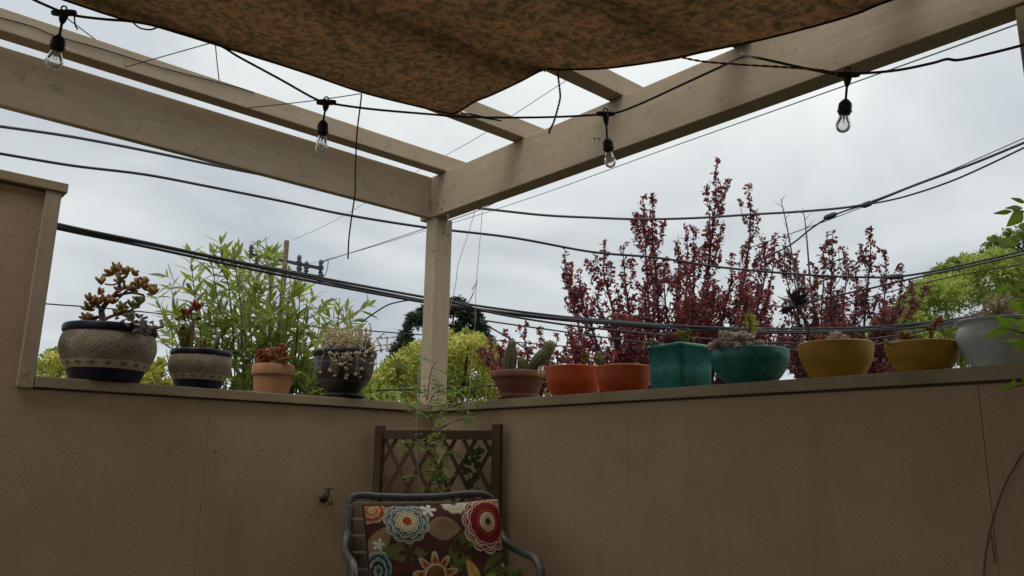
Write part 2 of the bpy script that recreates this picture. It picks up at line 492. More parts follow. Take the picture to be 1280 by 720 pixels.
M['plum_dark'] = leafmat('dark_bronze_plum_leaf', [(0, (0.09, 0.042, 0.046)), (1, (0.24, 0.085, 0.082))], 0.36, 0.5, tcol=(1.4, 1, .85))
M['yellowgreen'] = leafmat('yellow_green_leaf', [(0, (0.16, 0.20, 0.045)), (0.5, (0.36, 0.38, 0.08)), (1, (0.62, 0.57, 0.16))], 0.32, 0.5, tcol=(1.3, 1.3, .5))
M['lightgreen'] = leafmat('light_green_leaf', [(0, (0.14, 0.175, 0.045)), (1, (0.38, 0.42, 0.11))], 0.36, 0.5)
M['midgreen'] = leafmat('mid_green_leaf', [(0, (0.09, 0.13, 0.03)), (1, (0.20, 0.24, 0.06))], 0.35, 0.5)
M['conifer'] = leafmat('dark_conifer_needles', [(0, (0.018, 0.032, 0.018)), (1, (0.045, 0.065, 0.032))], 0.15, 0.6)
M['willow'] = leafmat('narrow_green_leaf', [(0, (0.16, 0.19, 0.065)), (0.6, (0.24, 0.27, 0.09)), (0.90, (0.35, 0.36, 0.13)), (1, (0.56, 0.49, 0.10))], 0.42, 0.45, attr=False)
M['willow_mass'] = leafmat('narrow_green_leaf_mass', [(0, (0.15, 0.185, 0.06)), (0.9, (0.29, 0.31, 0.105)), (1, (0.50, 0.43, 0.09))], 0.42, 0.45)
M['cane'] = simple('grey_brown_cane', (0.14, 0.115, 0.075), (0.08, 0.065, 0.045), rough=0.8, scale=20)
M['vine_leaf'] = leafmat('fresh_vine_leaf', [(0, (0.17, 0.28, 0.04)), (1, (0.32, 0.42, 0.08))], 0.5, 0.45, attr=False)
M['jasmine'] = leafmat('jasmine_leaflet', [(0, (0.083, 0.143, 0.033)), (1, (0.165, 0.225, 0.060))], 0.35, 0.45)
M['ivy'] = leafmat('dark_ivy_leaf', [(0, (0.055, 0.085, 0.035)), (1, (0.11, 0.15, 0.06))], 0.3, 0.45)
M['redrope'] = simple('red_twisted_cord', (0.50, 0.10, 0.10), (0.24, 0.05, 0.06), rough=0.85, scale=120, bs=0.6)
M['redrope_dark'] = simple('dark_red_strand', (0.16, 0.05, 0.055), (0.08, 0.03, 0.035), rough=0.85, scale=120, bs=0.6)
M['mustard_leaf'] = simple('yellowish_finger_leaf', (0.55, 0.40, 0.12), (0.42, 0.30, 0.08), rough=0.6, bs=0)
M['pillow'] = colmat('printed_pillow_cloth', 0.9, 0.25, 420, 0.001, 0.15, 0.18)
M['piping'] = simple('dark_piping', (0.045, 0.028, 0.022), rough=0.9, scale=60)
M['concrete'] = simple('dark_patio_decking', (0.115, 0.095, 0.075), (0.075, 0.062, 0.05), rough=0.9, scale=4, bs=0.3)
M['housewall'] = stucco('house_wall', (0.36, 0.28, 0.20), (0.30, 0.23, 0.16), (0.18, 0.13, 0.09))
M['grass'] = simple('distant_ground', (0.065, 0.07, 0.035), (0.04, 0.042, 0.025), rough=1, scale=0.6, bs=0.5)
M['mortar'] = simple('dark_nail_head', (0.05, 0.035, 0.028), rough=0.7, bs=0)

def sailmat():
    m, t, o = _mat('rust_mottled_shade_cloth')
    a = noise_node(t, 34, 8, 0.72)
    rp = ramp(t, a.outputs['Fac'], [(0.435, (0.014, 0.011, 0.007)), (0.485, (0.050, 0.031, 0.014)), (0.53, (0.112, 0.056, 0.022)), (0.68, (0.175, 0.080, 0.030))])
    b2 = noise_node(t, 9, 7, 0.75)
    rb = ramp(t, b2.outputs['Fac'], [(0.40, (0.055, 0.046, 0.016)), (0.60, (0.155, 0.075, 0.034))])
    mm = t.nodes.new('ShaderNodeMixRGB'); mm.inputs[0].default_value = 0.4
    t.links.new(rp.outputs[0], mm.inputs[1]); t.links.new(rb.outputs[0], mm.inputs[2])
    p = t.nodes.new('ShaderNodeBsdfPrincipled')
    p.inputs['Roughness'].default_value = 0.95
    p.inputs['Specular IOR Level'].default_value = 0.1
    t.links.new(mm.outputs[0], p.inputs['Base Color'])
    n3 = noise_node(t, 300, 2, 0.5)
    t.links.new(bump(t, n3.outputs['Fac'], 0.5, 0.002).outputs[0], p.inputs['Normal'])
    tr = t.nodes.new('ShaderNodeBsdfTranslucent')
    t.links.new(mm.outputs[0], tr.inputs[0])
    mi = t.nodes.new('ShaderNodeMixShader'); mi.inputs[0].default_value = 0.5
    t.links.new(p.outputs[0], mi.inputs[1]); t.links.new(tr.outputs[0], mi.inputs[2])
    t.links.new(mi.outputs[0], o.inputs[0])
    return m
M['sail'] = sailmat()

def bulbglass():
    m, t, o = _mat('clear_bulb_glass')
    tr = t.nodes.new('ShaderNodeBsdfTransparent'); tr.inputs[0].default_value = (0.93, 0.93, 0.92, 1)
    gl = t.nodes.new('ShaderNodeBsdfGlossy'); gl.inputs['Roughness'].default_value = 0.03
    fr = t.nodes.new('ShaderNodeLayerWeight'); fr.inputs['Blend'].default_value = 0.38
    mi = t.nodes.new('ShaderNodeMixShader')
    t.links.new(fr.outputs['Fresnel'], mi.inputs[0])
    t.links.new(tr.outputs[0], mi.inputs[1]); t.links.new(gl.outputs[0], mi.inputs[2])
    df = t.nodes.new('ShaderNodeBsdfDiffuse'); df.inputs[0].default_value = (0.85, 0.85, 0.83, 1)
    tl = t.nodes.new('ShaderNodeBsdfTranslucent'); tl.inputs[0].default_value = (0.9, 0.9, 0.88, 1)
    dt = t.nodes.new('ShaderNodeMixShader'); t.links.new(df.outputs[0], dt.inputs[1]); t.links.new(tl.outputs[0], dt.inputs[2])
    m2 = t.nodes.new('ShaderNodeMixShader'); m2.inputs[0].default_value = 0.13
    t.links.new(mi.outputs[0], m2.inputs[1]); t.links.new(dt.outputs[0], m2.inputs[2])
    t.links.new(m2.outputs[0], o.inputs[0])
    return m
M['glass'] = bulbglass()

# ------------------------------------------------------------------ structure: ground and patio floor
MB().add([(-900, -900, -3), (900, -900, -3), (900, 900, -3), (-900, 900, -3)], [(0, 1, 2, 3)]).build('ground', M['grass'], sm=False)['kind'] = 'structure'
MB().box((-5.4, -5.4, -0.2), (0.12, 0.12, 0.0)).build('patio_floor', M['concrete'], sm=False)['kind'] = 'structure'

ZC0, ZC1 = 1.182, 1.221          # coping
ZB0, ZB1 = 2.228, 2.462          # beams
ZR1 = 2.551                      # rafter tops

# parapet wall on the left
wl = empty('parapet_wall', (0, 0, 0), 'tan textured parapet wall at left, stepping up at its far left end', 'wall')
MB().box((-1.1175, 0, 0.002), (-0.0, 0.10, ZC0 - .007)).build('panel', M['stucco'], wl, False)
# stepped panel (L-shaped)
def prism_xz(poly, y0, y1):
    n = len(poly); b = MB()
    b.add([(x, y0, z) for x, z in poly] + [(x, y1, z) for x, z in poly],
          [tuple(range(n)), tuple(range(2 * n - 1, n - 1, -1))] + [(i, n + i, n + (i + 1) % n, (i + 1) % n)[::1] for i in range(n)])
    return b
prism_xz([(-2.338, 0.002), (-1.1187, 0.002), (-1.1187, ZC0 - .007), (-1.758, ZC0 - .007), (-1.758, 1.899), (-2.338, 1.899)], 0.001, 0.10).build('panel', M['stucco'], wl, False)
MB().box((-5.2, 0.0005, 0.002), (-2.341, 0.10, 1.899)).build('panel', M['stucco'], wl, False)
MB().box((-1.754, -0.022, ZC0), (-0.0225, 0.155, ZC1)).build('coping', M['coping_x'], wl, False, 0.003)
MB().box((-5.2, -0.025, 1.906), (-1.740, 0.155, 1.942)).build('coping', M['coping_x'], wl, False, 0.003)
MB().box((-1.808, -0.018, ZC0 - 0.004), (-1.7565, 0.10, 1.9055)).build('end_trim', M['timber_z'], wl, False, 0.003)
MB().box((-5.2, 0.02, -3), (0.12, 0.118, -0.001)).build('outer_skirt', M['housewall'], wl, False)
MB().box((-1.757, 0.018, ZC0 - .0075), (-0.03, 0.09, ZC0 - .0003)).build('nailer', M['coping_x'], wl, False)
MB().box((-5.2, 0.018, 1.8985), (-1.77, 0.09, 1.9057)).build('nailer', M['coping_x'], wl, False)
for px, py in ((328, 563), (363, 562), (269, 564)):
    q = ony(px, py, -0.004)
    MB().lathe([(0.0035, 0), (0.0035, 0.004), (0.002, 0.006)], 8, q, Matrix.Rotation(R(90), 3, 'X')).build('nail', M['mortar'], wl)

wr = empty('parapet_wall', (0, 0, 0), 'long tan textured parapet wall at right carrying the bright glazed bowls', 'wall')
for y1_, y0_ in ((-0.001, -1.2555), (-1.2568, -2.4755), (-2.4772, -3.694), (-3.697, -4.99)):
    MB().box((0.0, y0_, 0.002), (0.10, y1_, ZC0 - .007)).build('panel', M['stucco'], wr, False)
MB().box((-0.022, -4.99, ZC0 + 0.0005), (0.155, 0.1, ZC1 + 0.0008)).build('coping', M['coping_y'], wr, False, 0.003)
MB().box((0.018, -4.98, ZC0 - .0075), (0.09, -0.02, ZC0 + .0002)).build('nailer', M['coping_y'], wr, False)
MB().box((0.02, -4.99, -3), (0.119, 0.02, -0.002)).build('outer_skirt', M['housewall'], wr, False)

# unseen house added behind the viewer, its place and eaves block light
hs = empty('house', (0, 0, 0), 'unseen tan house wall with a sliding glass door, added behind the patio to block light', 'house')
HY = -5.0
MB().box((-5.8, HY - .4, -3), (-3.3, HY, 3.2)).box((-1.4, HY - .4, -3), (1.2, HY, 3.2)).box((-3.3, HY - .4, 2.1), (-1.4, HY, 3.2)).box((-3.3, HY - .4, -3), (-1.4, HY, 0.05)).build('wall', M['housewall'], hs, False)
MB().box((-6.0, HY - 4, 3.2), (1.6, HY + .45, 3.3)).build('eaves', M['timber_x'], hs, False)
dr = MB().box((-3.3, HY - .22, 0.05), (-3.22, HY - .16, 2.1)).box((-1.48, HY - .22, 0.05), (-1.4, HY - .16, 2.1)).box((-2.38, HY - .225, 0.05), (-2.3, HY - .155, 2.1)).box((-3.22, HY - .22, 2.03), (-1.48, HY - .16, 2.1)).box((-3.22, HY - .22, 0.05), (-1.48, HY - .16, 0.13)).build('door', M['steel'], hs, False)
MB().box((-3.22, HY - .20, 0.13), (-1.48, HY - .19, 2.03)).build('pane', M['blackplastic'], dr, False)

# ------------------------------------------------------------------ pergola
pg = empty('pergola', (0, 0, ZC1), 'tan painted timber pergola of beams, rafters and posts over the patio corner', 'pergola')
def pbox(name, lo, hi, m, bev=0.004):
    return MB().box((lo[0], lo[1], lo[2] - ZC1), (hi[0], hi[1], hi[2] - ZC1)).build(name, m, pg, False, bev)
post = pbox('post', (0.020, 0.058, ZC1), (0.128, 0.150, ZB0 - 0.0005), M['timber_z'])
pbox('post', (0.016, -2.81, ZC1), (0.102, -2.672, ZB0 - 0.0005), M['timber_z'])
pbox('beam', (0.011, -4.99, ZB0), (0.101, 0.20, ZB1), M['timber_y'])
pbox('beam', (-5.0, 0.106, ZB0 + 0.001), (0.0105, 0.144, ZB1 - 0.001), M['timber_x'])
for y in (-0.022, -0.639, -1.252, -1.86, -2.47, -3.08, -3.69):
    pbox('rafter', (-5.0, y, ZB1 + 0.0005), (0.30, y + 0.078, ZR1), M['timber_x'])
# bent nails on the beam end
for px, py in ((538, 259), (547, 254.5), (555, 252), (552, 261), (748, 173), (743, 173)):
    q = onx(px, py, 0.008)
    MB().ball(q - pg.location, 0.004, 6, 4).build('nail', M['mortar'], pg)
for px, py in ((541.5, 314), (554, 291), (560, 293)):
    q = ony(px, py, 0.058)
    MB().ball(q - pg.location, 0.0045, 6, 4).build('nail', M['mortar'], pg)

# ------------------------------------------------------------------ shade sail
def build_sail():
    fr = [(-3.3, -0.42, 2.46)]
    for px, py, z in ((82, 0, 2.41), (197, 33, 2.405), (317, 70, 2.40), (383, 91, 2.40), (453, 115, 2.40), (520, 132, 2.41), (560, 141, 2.42), (571, 140, 2.425),
                      (593, 127, 2.415), (615, 118, 2.405), (649, 102, 2.41), (679, 87, 2.43), (700, 86.5, 2.41), (760, 84.5, 2.385), (840, 73, 2.36), (880, 64, 2.35),
                      (960, 47, 2.34), (1060, 20, 2.33), (1112, 0, 2.325)):
        fr.append(onz(px, py, z))
    fr.append(Vector((-0.06, -2.75, 2.33))); fr.append(Vector((-0.12, -3.5, 2.40)))
    fr = [Vector(q) for q in fr]
    pts = smooth_path(fr, 6)
    n = len(pts)
    K = Vector((-3.5, -4.25, 2.62)); L0 = fr[0] + Vector((-0.2, -0.5, 0.02)); R0 = fr[-1] + Vector((-0.2, -0.4, 0.02))
    nv = 40
    b = MB(); vs = []
    for i, p in enumerate(pts):
        s = i / (n - 1)
        q = L0.lerp(K, s / 0.5) if s < 0.5 else K.lerp(R0, (s - 0.5) / 0.5)
        for j in range(nv):
            v = (j / (nv - 1)) ** 1.4
            c = p.lerp(q, v)
            sag = 0.17 * math.sin(math.pi * min(1, v * 1.0)) * math.sin(math.pi * s) ** 0.6
            wr_ = 0.012 * mnoise.noise(Vector((c.x * 5, c.y * 5, 0.3))) * min(1, v * 8) + 0.02 * mnoise.noise(Vector((c.x * 1.7, c.y * 1.7, 4))) * min(1, v * 4)
            # gathers running out from the tied corner
            vs.append(c + Vector((0, 0, -sag + wr_)))
    fs = [(i * nv + j, i * nv + j + 1, (i + 1) * nv + j + 1, (i + 1) * nv + j) for i in range(n - 1) for j in range(nv - 1)]
    root = empty('shade_sail', (0, 0, 2.4), 'rust brown mottled cloth shade sail stretched under the rafters', 'shade sail')
    b.add([v - root.location for v in vs], fs)
    o = b.build('cloth', M['sail'], root)
    MB().tube([p - root.location for p in pts], 0.0055, 8).build('hem', M['sailhem'], root)
    A = onz(571, 140, 2.425) - root.location
    # steel snap hook and ring at the tied corner
    rg = [A + RIGHT * (0.012 + 0.012 * math.cos(a)) + UP * (0.009 * math.sin(a)) for a in [k * math.pi / 8 for k in range(17)]]
    MB().tube(rg, 0.0028, 6).build('ring', M['steel'], root)
    MB().tube([A + RIGHT * 0.022, A + RIGHT * 0.034 - UP * 0.006, A + RIGHT * 0.05 - UP * 0.008], [0.006, 0.008, 0.004], 8).build('snap_hook', M['steel'], root)
    MB().tube([A + RIGHT * 0.05 - UP * 0.008, P(600, 146, 3.06) - root.location, P(627, 151, 3.1) - root.location], [0.007, 0.006, 0.003], 6).build('strap', M['cable_grey'], root)
M['sailhem'] = simple('dark_brown_hem', (0.045, 0.03, 0.02), rough=0.95, scale=60)
build_sail()

# ------------------------------------------------------------------ cords and lines around the sail
def run_on(w3, pts, ext=9.0):
    """carry a cable on past the edge of the view to where it goes"""
    if pts[-1][0] >= 1280:
        d_ = (w3[-1] - w3[-3]).normalized(); w3 = w3 + [w3[-1] + d_ * ext * f + Vector((0, 0, .18 * (f * ext) ** 2 / 20)) for f in (.1, .3, .6, 1)]
    if pts[0][0] < 0:
        d_ = (w3[0] - w3[2]).normalized(); w3 = [w3[0] + d_ * ext * f + Vector((0, 0, .18 * (f * ext) ** 2 / 20)) for f in (1, .6, .3, .1)] + w3
    return w3

def cable(name, pts, rad, m, label, cat, group=None, n=6, k=6):
    w3 = run_on(smooth_path([P(*q) for q in pts], k), pts)
    o0 = w3[len(w3) // 2].copy()
    b = MB().tube([q - o0 for q in w3], rad, n)
    o = b.build(name, m); o.location = o0
    return tag(o, label, cat, group)

cable('cord', [(452, 118, 2.95), (450, 135, 2.93), (446, 170, 2.93), (444, 225, 2.93), (444, 240, 2.93), (439, 275, 2.93), (436, 300, 2.93), (435, 324, 2.93)], 0.0028, M['cable'], 'long thin dark cord dangling from the left edge of the shade sail', 'cord')
cable('tie_line', [(266, 53, 2.72), (220, 66, 2.78), (156, 84, 2.85)], 0.0018, M['cable'], 'thin dark tie line slanting from sail edge to the long rafter', 'tie line')
cable('tie_line', [(269, 53, 2.72), (271, 75, 2.76), (274, 101, 2.82)], 0.0018, M['cable'], 'short thin upright tie line dropping from sail edge to rafter', 'tie line')
cable('tie_line', [(452, 117, 2.95), (390, 126, 3.0), (310, 135, 3.02)], 0.0018, M['cable'], 'thin nearly level tie line behind the second bulb', 'tie line')
cable('tie_line', [(84, 23, 2.3), (100, 35, 2.5), (119, 49, 2.72)], 0.0018, M['cable'], 'short slanting tie line beside the leftmost bulb', 'tie line')
# cable stapled along the rafter face
rp_ = [ony(x, y, -0.028) for x, y in ((-60, 5), (0, 22), (40, 33), (70, 45), (130, 62), (200, 84), (250, 97), (300, 110), (318, 116))]
w3 = smooth_path(rp_, 5); o0 = w3[10].copy()
tag(MB().tube([q - o0 for q in w3], 0.0025, 6).build('stapled_wire', M['cable']), 'thin black wire stapled along the face of the long rafter', 'wire').location = o0
def twisted(name, pts, rad, label, end=None):
    w3 = smooth_path([P(*q) for q in pts], 14)
    o0 = w3[0].copy(); root = empty(name, o0, label, 'cord')
    for ph in (0, math.pi):
        tw = []
        for i, q in enumerate(w3):
            t_ = (w3[min(i + 1, len(w3) - 1)] - w3[max(i - 1, 0)]).normalized()
            a = t_.cross(FWD).normalized(); bb = t_.cross(a)
            an = ph + i * 0.9
            tw.append(q - o0 + (a * math.cos(an) + bb * math.sin(an)) * rad * 0.6)
        MB().tube(tw, rad * 0.65, 6).build('strand', M['redrope'] if ph == 0 else M['redrope_dark'], root)
    if end:
        b = MB()
        for k in range(7):
            q = w3[-1] - o0
            b.tube([q, q + Vector((random.uniform(-.006, .006), random.uniform(-.006, .006), -random.uniform(.008, .016)))], [0.003, 0.001], 5)
        b.build('frayed_end', M['redrope'], root)
twisted('red_cord', [(697, 86, 2.88), (698, 98, 2.88), (700, 115, 2.88), (700, 124, 2.88), (696, 140, 2.88), (692, 153, 2.88), (687, 163, 2.88)], 0.0035, 'short red twisted cord hanging with a frayed end from the sail', True)
twisted('red_cord', [(849, 71, 2.50), (880, 77, 2.46), (930, 81, 2.43), (980, 84, 2.40), (1020, 87, 2.37), (1045, 91, 2.35), (1066, 95, 2.33)], 0.0032, 'red twisted cord running from sail edge to the rightmost bulb')
cable('screw_eye', [(678, 86, 2.9), (681, 89, 2.9), (683, 86, 2.9)], 0.003, M['steel'], 'tiny screw eye holding the sail at the middle rafter', 'hook')

# ------------------------------------------------------------------ string lights
def string_lights():
    hook = onx(930, 70, 0.002)
    hd = depth(hook)
    pts = [(-40, -30, 2.0), (20, -10, 2.15), (56, 6, 2.22), (78, 15, 2.25), (97, 20, 2.28), (130, 24, 2.34), (165, 27, 2.40), (200, 34, 2.48), (268, 54, 2.60), (300, 72, 2.64), (350, 99, 2.70), (395, 124, 2.75),
           (418, 130, 2.76), (470, 137, 2.82), (540, 143, 2.93), (575, 146, 2.96), (640, 147, 2.95), (700, 146, 2.93), (745, 143.5, 2.90), (770, 141, 2.90), (800, 130, 2.86), (850, 107, 2.76), (900, 84, 2.66), (929, 71, hd - 0.02),
           (950, 73, 2.50), (1000, 84, 2.43), (1045, 92.5, 2.36), (1072, 92, 2.32), (1120, 88, 2.25), (1165, 79, 2.19), (1183, 74, 2.17), (1198, 75, 2.15), (1230, 68.5, 2.11), (1280, 56, 2.05), (1360, 34, 1.95)]
    root = empty('string_lights', P(575, 146, 2.96), 'black festoon string of four clear bulbs strung below the sail', 'string lights')
    o0 = root.location
    MB().tube([q - o0 for q in run_on(smooth_path([P(*p) for p in pts], 5), pts, 1.2)], 0.0042, 8).build('cable', M['cable'], root)
    # hook on the beam
    hk = hook - o0
    MB().tube([hk + Vector((0.02, 0, 0)), hk, hk + Vector((-0.012, 0, -0.004)), hk + Vector((-0.016, 0, 0.006))], 0.0035, 6).build('hook', M['steel'], root)
    # small cable loop and tie tails
    MB().tube([q - o0 for q in smooth_path([P(165, 27, 2.42), P(175, 35, 2.42), P(188, 37, 2.42), P(197, 34, 2.44)], 5)], 0.0025, 6).build('cable_tie', M['cable'], root)
    MB().tube([q - o0 for q in smooth_path([P(93, 21, 2.26), P(94, 31, 2.26), P(97, 37, 2.26)], 5)], 0.0022, 6).build('cable_tie', M['cable'], root)
    specs = [((80, 16, 2.25), (74, 46), (66, 86), 0.046), ((408, 128, 2.755), (404, 152), (401, 192), 0.044), ((757, 142, 2.90), (759, 174), (764, 210), 0.044), ((1060, 93, 2.34), (1057, 126), (1053, 166), 0.044)]
    for tee, sk, tip, dia in specs:
        d_ = tee[2]
        T = P(*tee) - o0; S = P(sk[0], sk[1], d_) - o0; B_ = P(tip[0], tip[1], d_) - o0
        ax = (B_ - S).normalized()
        tot = (B_ - S).length
        th = empty('lamp_drop', T); th.parent = root
        dn = (S - T)
        # tee block with a hanging loop
        b = MB()
        b.tube([-RIGHT * 0.034, -RIGHT * 0.02, RIGHT * 0.02, RIGHT * 0.034], [0.0075, 0.010, 0.010, 0.0075], 10)
        b.tube([Vector((0, 0, 0)), dn * 0.3, dn * 0.45], [0.014, 0.010, 0.0055], 10)
        lp = [UP * 0.012 + RIGHT * (0.008 * math.cos(a)) + UP * (0.008 * math.sin(a)) for a in [k * math.pi / 6 for k in range(13)]]
        b.tube(lp, 0.0025, 6)
        b.build('tee', M['blackplastic'], th)
        MB().tube([dn * 0.3, dn * 0.7, dn], 0.0038, 8).build('drop_cord', M['blackplastic'], th)
        q = Vector((0, 0, -1)).rotation_difference(ax).to_matrix()
        hs_ = tot * 0.44
        MB().lathe([(0.005, 0.006), (0.010, 0.002), (0.0185, -0.008), (0.020, -hs_ * .5), (0.0185, -hs_ * .6), (0.021, -hs_ * .66), (0.021, -hs_ * .8), (0.0175, -hs_ * .85), (0.0165, -hs_)], 20, dn, q).build('socket', M['blackplastic'], th)
        L_ = tot - hs_ * .9; r_ = dia / 2
        pr = [(0.0125, 0), (0.0135, -L_ * .12), (r_ * .8, -L_ * .33), (r_ * .97, -L_ * .5), (r_, -L_ * .62), (r_ * .93, -L_ * .76), (r_ * .7, -L_ * .9), (r_ * .38, -L_ * .975), (0.001, -L_)]
        MB().lathe(pr, 24, dn + ax * (hs_ * .9), q).build('bulb', M['glass'], th)
        fl = dn + ax * (hs_ * .9)
        x_ = q @ Vector((1, 0, 0))
        MB().tube([fl, fl + ax * L_ * .3], [0.004, 0.003], 6).tube([fl + ax * L_ * .28, fl + ax * L_ * .48 - x_ * .006, fl + ax * L_ * .5, fl + ax * L_ * .48 + x_ * .006, fl + ax * L_ * .3], 0.0009, 5).build('filament', M['steel'], th)
string_lights()

# ------------------------------------------------------------------ overhead cables beyond the wall
CB = 'overhead cables'
def bundle(name, pts, n, spread, rad, label):
    root = empty(name, P(*pts[len(pts) // 2]), label, 'cable')
    o0 = root.location
    base = run_on(smooth_path([P(*q) for q in pts], 8), pts)
    for k in range(n):
        ph = random.uniform(0, 6.28); off = (k - (n - 1) / 2) * spread
        pp_ = [q - o0 + UP * (off + 0.25 * spread * math.sin(ph + i * 0.13)) + FWD * (0.03 * math.sin(ph + i * .1)) for i, q in enumerate(base)]
        MB().tube(pp_, rad, 6).build('conductor', M['cable'] if k % 2 == 0 else M['cable_grey'], root)
bundle('cable_bundle', [(-60, 252, 4.6), (75, 284, 5.0), (180, 305, 5.3), (310, 332, 5.7), (420, 354, 6.0), (520, 373, 6.3), (600, 386, 6.5), (700, 398, 6.8), (780, 404, 6.9), (860, 410, 7), (940, 413, 7.1), (1020, 413.5, 7.1), (1100, 411, 7.1), (1180, 403, 7), (1300, 385, 6.8)], 3, 0.018, 0.0105, 'thick bundle of black cables sagging behind the post across the whole view')
cable('overhead_cable', [(560, 376, 6.3), (620, 392, 6.5), (700, 405, 6.7), (760, 412, 6.8), (840, 420, 6.9), (930, 427, 7), (1000, 429, 7), (1080, 425, 7), (1150, 414, 6.9), (1200, 405, 6.8), (1300, 392, 6.6)], 0.0095, M['cable'], 'black cable hanging just under the thick bundle behind the teal pots', 'cable', CB)
cable('overhead_cable', [(600, 400, 6.6), (700, 414, 6.8), (790, 426, 6.9), (880, 434, 7), (960, 437, 7), (1040, 436, 7), (1110, 428, 6.9), (1160, 416, 6.8), (1205, 404, 6.7), (1300, 396, 6.6)], 0.007, M['cable_grey'], 'lowest grey cable curving up behind the second mustard bowl', 'cable', CB)
cable('overhead_cable', [(-60, 150, 5.2), (0, 158, 5.4), (90, 171, 5.6), (190, 190, 5.8), (285, 210, 6), (400, 232, 6.3), (520, 252, 6.6), (605, 261, 6.8), (680, 269, 6.9), (740, 272, 7), (800, 274, 7), (870, 272.5, 7), (940, 268, 7), (1000, 264.5, 6.9), (1060, 259, 6.8), (1090, 252, 6.7), (1150, 229, 6.5), (1220, 203, 6.2), (1300, 170, 6)], 0.011, M['cable_grey'], 'uppermost thick grey cable passing behind the beam then level over the plum tree', 'cable', CB)
cable('overhead_cable', [(-60, 183, 5.2), (0, 192, 5.4), (90, 207, 5.6), (180, 218, 5.8), (260, 233, 5.9), (350, 251, 6.1), (430, 268, 6.2), (530, 284, 6.4), (640, 297, 6.6), (740, 315, 6.8), (820, 322, 6.9), (900, 334, 7), (1000, 343, 7), (1075, 346.5, 7), (1130, 345, 6.9), (1200, 332, 6.8), (1300, 309, 6.6)], 0.0105, M['cable'], 'second thick black cable crossing behind the post into the plum tree', 'cable', CB)
cable('overhead_cable', [(940, 330, 7.4), (985, 308, 7.3), (1015, 285, 7.2), (1040, 270, 7.1), (1075, 258, 6.9), (1130, 246, 6.6), (1200, 222, 6.3), (1300, 175, 6)], 0.008, M['cable'], 'black drop cable rising to the right from the plum tree top', 'cable', CB)
cable('overhead_cable', [(930, 312, 7.6), (1000, 288, 7.4), (1080, 258, 7.1), (1170, 221, 6.8), (1300, 164, 6.4)], 0.0045, M['cable_grey'], 'thin straight messenger wire among the cables at upper right', 'cable', CB)
cable('overhead_cable', [(985, 384, 7.3), (1030, 373, 7.2), (1090, 360, 7), (1150, 346, 6.8), (1220, 331, 6.6), (1300, 313, 6.4)], 0.009, M['cable'], 'black cable rising across the plum tree towards the green tree', 'cable', CB)
cable('overhead_cable', [(1010, 388, 7.4), (1080, 373, 7.2), (1150, 355, 7), (1220, 340, 6.8), (1300, 327, 6.6)], 0.0055, M['cable'], 'thinner cable below the black cable in front of the green tree', 'cable', CB)
cable('overhead_cable', [(-40, 372, 12), (60, 380, 12.5), (140, 386, 13), (250, 397, 13.5), (360, 406, 14), (480, 415, 14.5), (600, 424, 15), (720, 434, 15.5), (860, 444, 16), (1000, 450, 16)], 0.012, M['cable'], 'thin distant wire low behind the pots on the left wall', 'cable', CB)
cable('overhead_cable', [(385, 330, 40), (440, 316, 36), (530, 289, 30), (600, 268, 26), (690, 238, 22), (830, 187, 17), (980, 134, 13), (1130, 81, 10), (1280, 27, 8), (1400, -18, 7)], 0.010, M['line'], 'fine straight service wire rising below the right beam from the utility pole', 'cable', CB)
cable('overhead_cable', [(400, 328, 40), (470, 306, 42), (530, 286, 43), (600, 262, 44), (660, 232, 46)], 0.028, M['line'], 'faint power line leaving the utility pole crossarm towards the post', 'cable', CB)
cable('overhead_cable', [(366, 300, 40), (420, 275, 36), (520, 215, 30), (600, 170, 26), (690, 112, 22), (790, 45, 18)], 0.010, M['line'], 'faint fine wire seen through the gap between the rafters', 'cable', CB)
cable('overhead_cable', [(452, 403, 6.3), (470, 390, 6.3), (488, 380, 6.3), (512, 375, 6.3)], 0.006, M['cable'], 'short dark wire arching from the black pot up to the cable bundle', 'cable')
cable('overhead_cable', [(600, 402, 7.5), (640, 425, 7.5), (680, 450, 7.5), (720, 470, 7.5)], 0.008, M['cable'], 'dark wire slanting down behind the cactus bowl', 'cable')
cable('overhead_cable', [(470, 488, 5.2), (560, 485, 5.4), (620, 482, 5.5), (690, 478, 5.6)], 0.007, M['cable'], 'black wire level with the ledge behind the corner post', 'cable')
# splice cases hanging on the cables
def splice(px0, px1, dep, r_, label):
    a = P(*px0, dep); b_ = P(*px1, dep); o0 = (a + b_) / 2
    o = MB().tube([a - o0, a.lerp(b_, .2) - o0, a.lerp(b_, .8) - o0, b_ - o0], [r_ * .5, r_, r_, r_ * .5], 8).build('cable_splice', M['cable'])
    o.location = o0; tag(o, label, 'splice')
splice((1030, 273), (1046, 267), 7.05, 0.025, 'small black splice clamp on the drop cable, the left one')
splice((1077, 258), (1090, 253), 6.65, 0.025, 'small black splice clamp where the grey and black cables meet')
splice((1108, 347), (1130, 345), 6.85, 0.025, 'black splice clamp on the cable before the green tree')
splice((1196, 406), (1232, 400), 6.6, 0.034, 'dark cable splice case beside the grey glazed pot')
cable('cable_tail', [(1200, 405, 6.6), (1203, 416, 6.6), (1212, 420, 6.6), (1203, 432, 6.6), (1201, 447, 6.6)], 0.014, M['cable'], 'loose black cable tail drooping beside the grey glazed pot', 'cable')

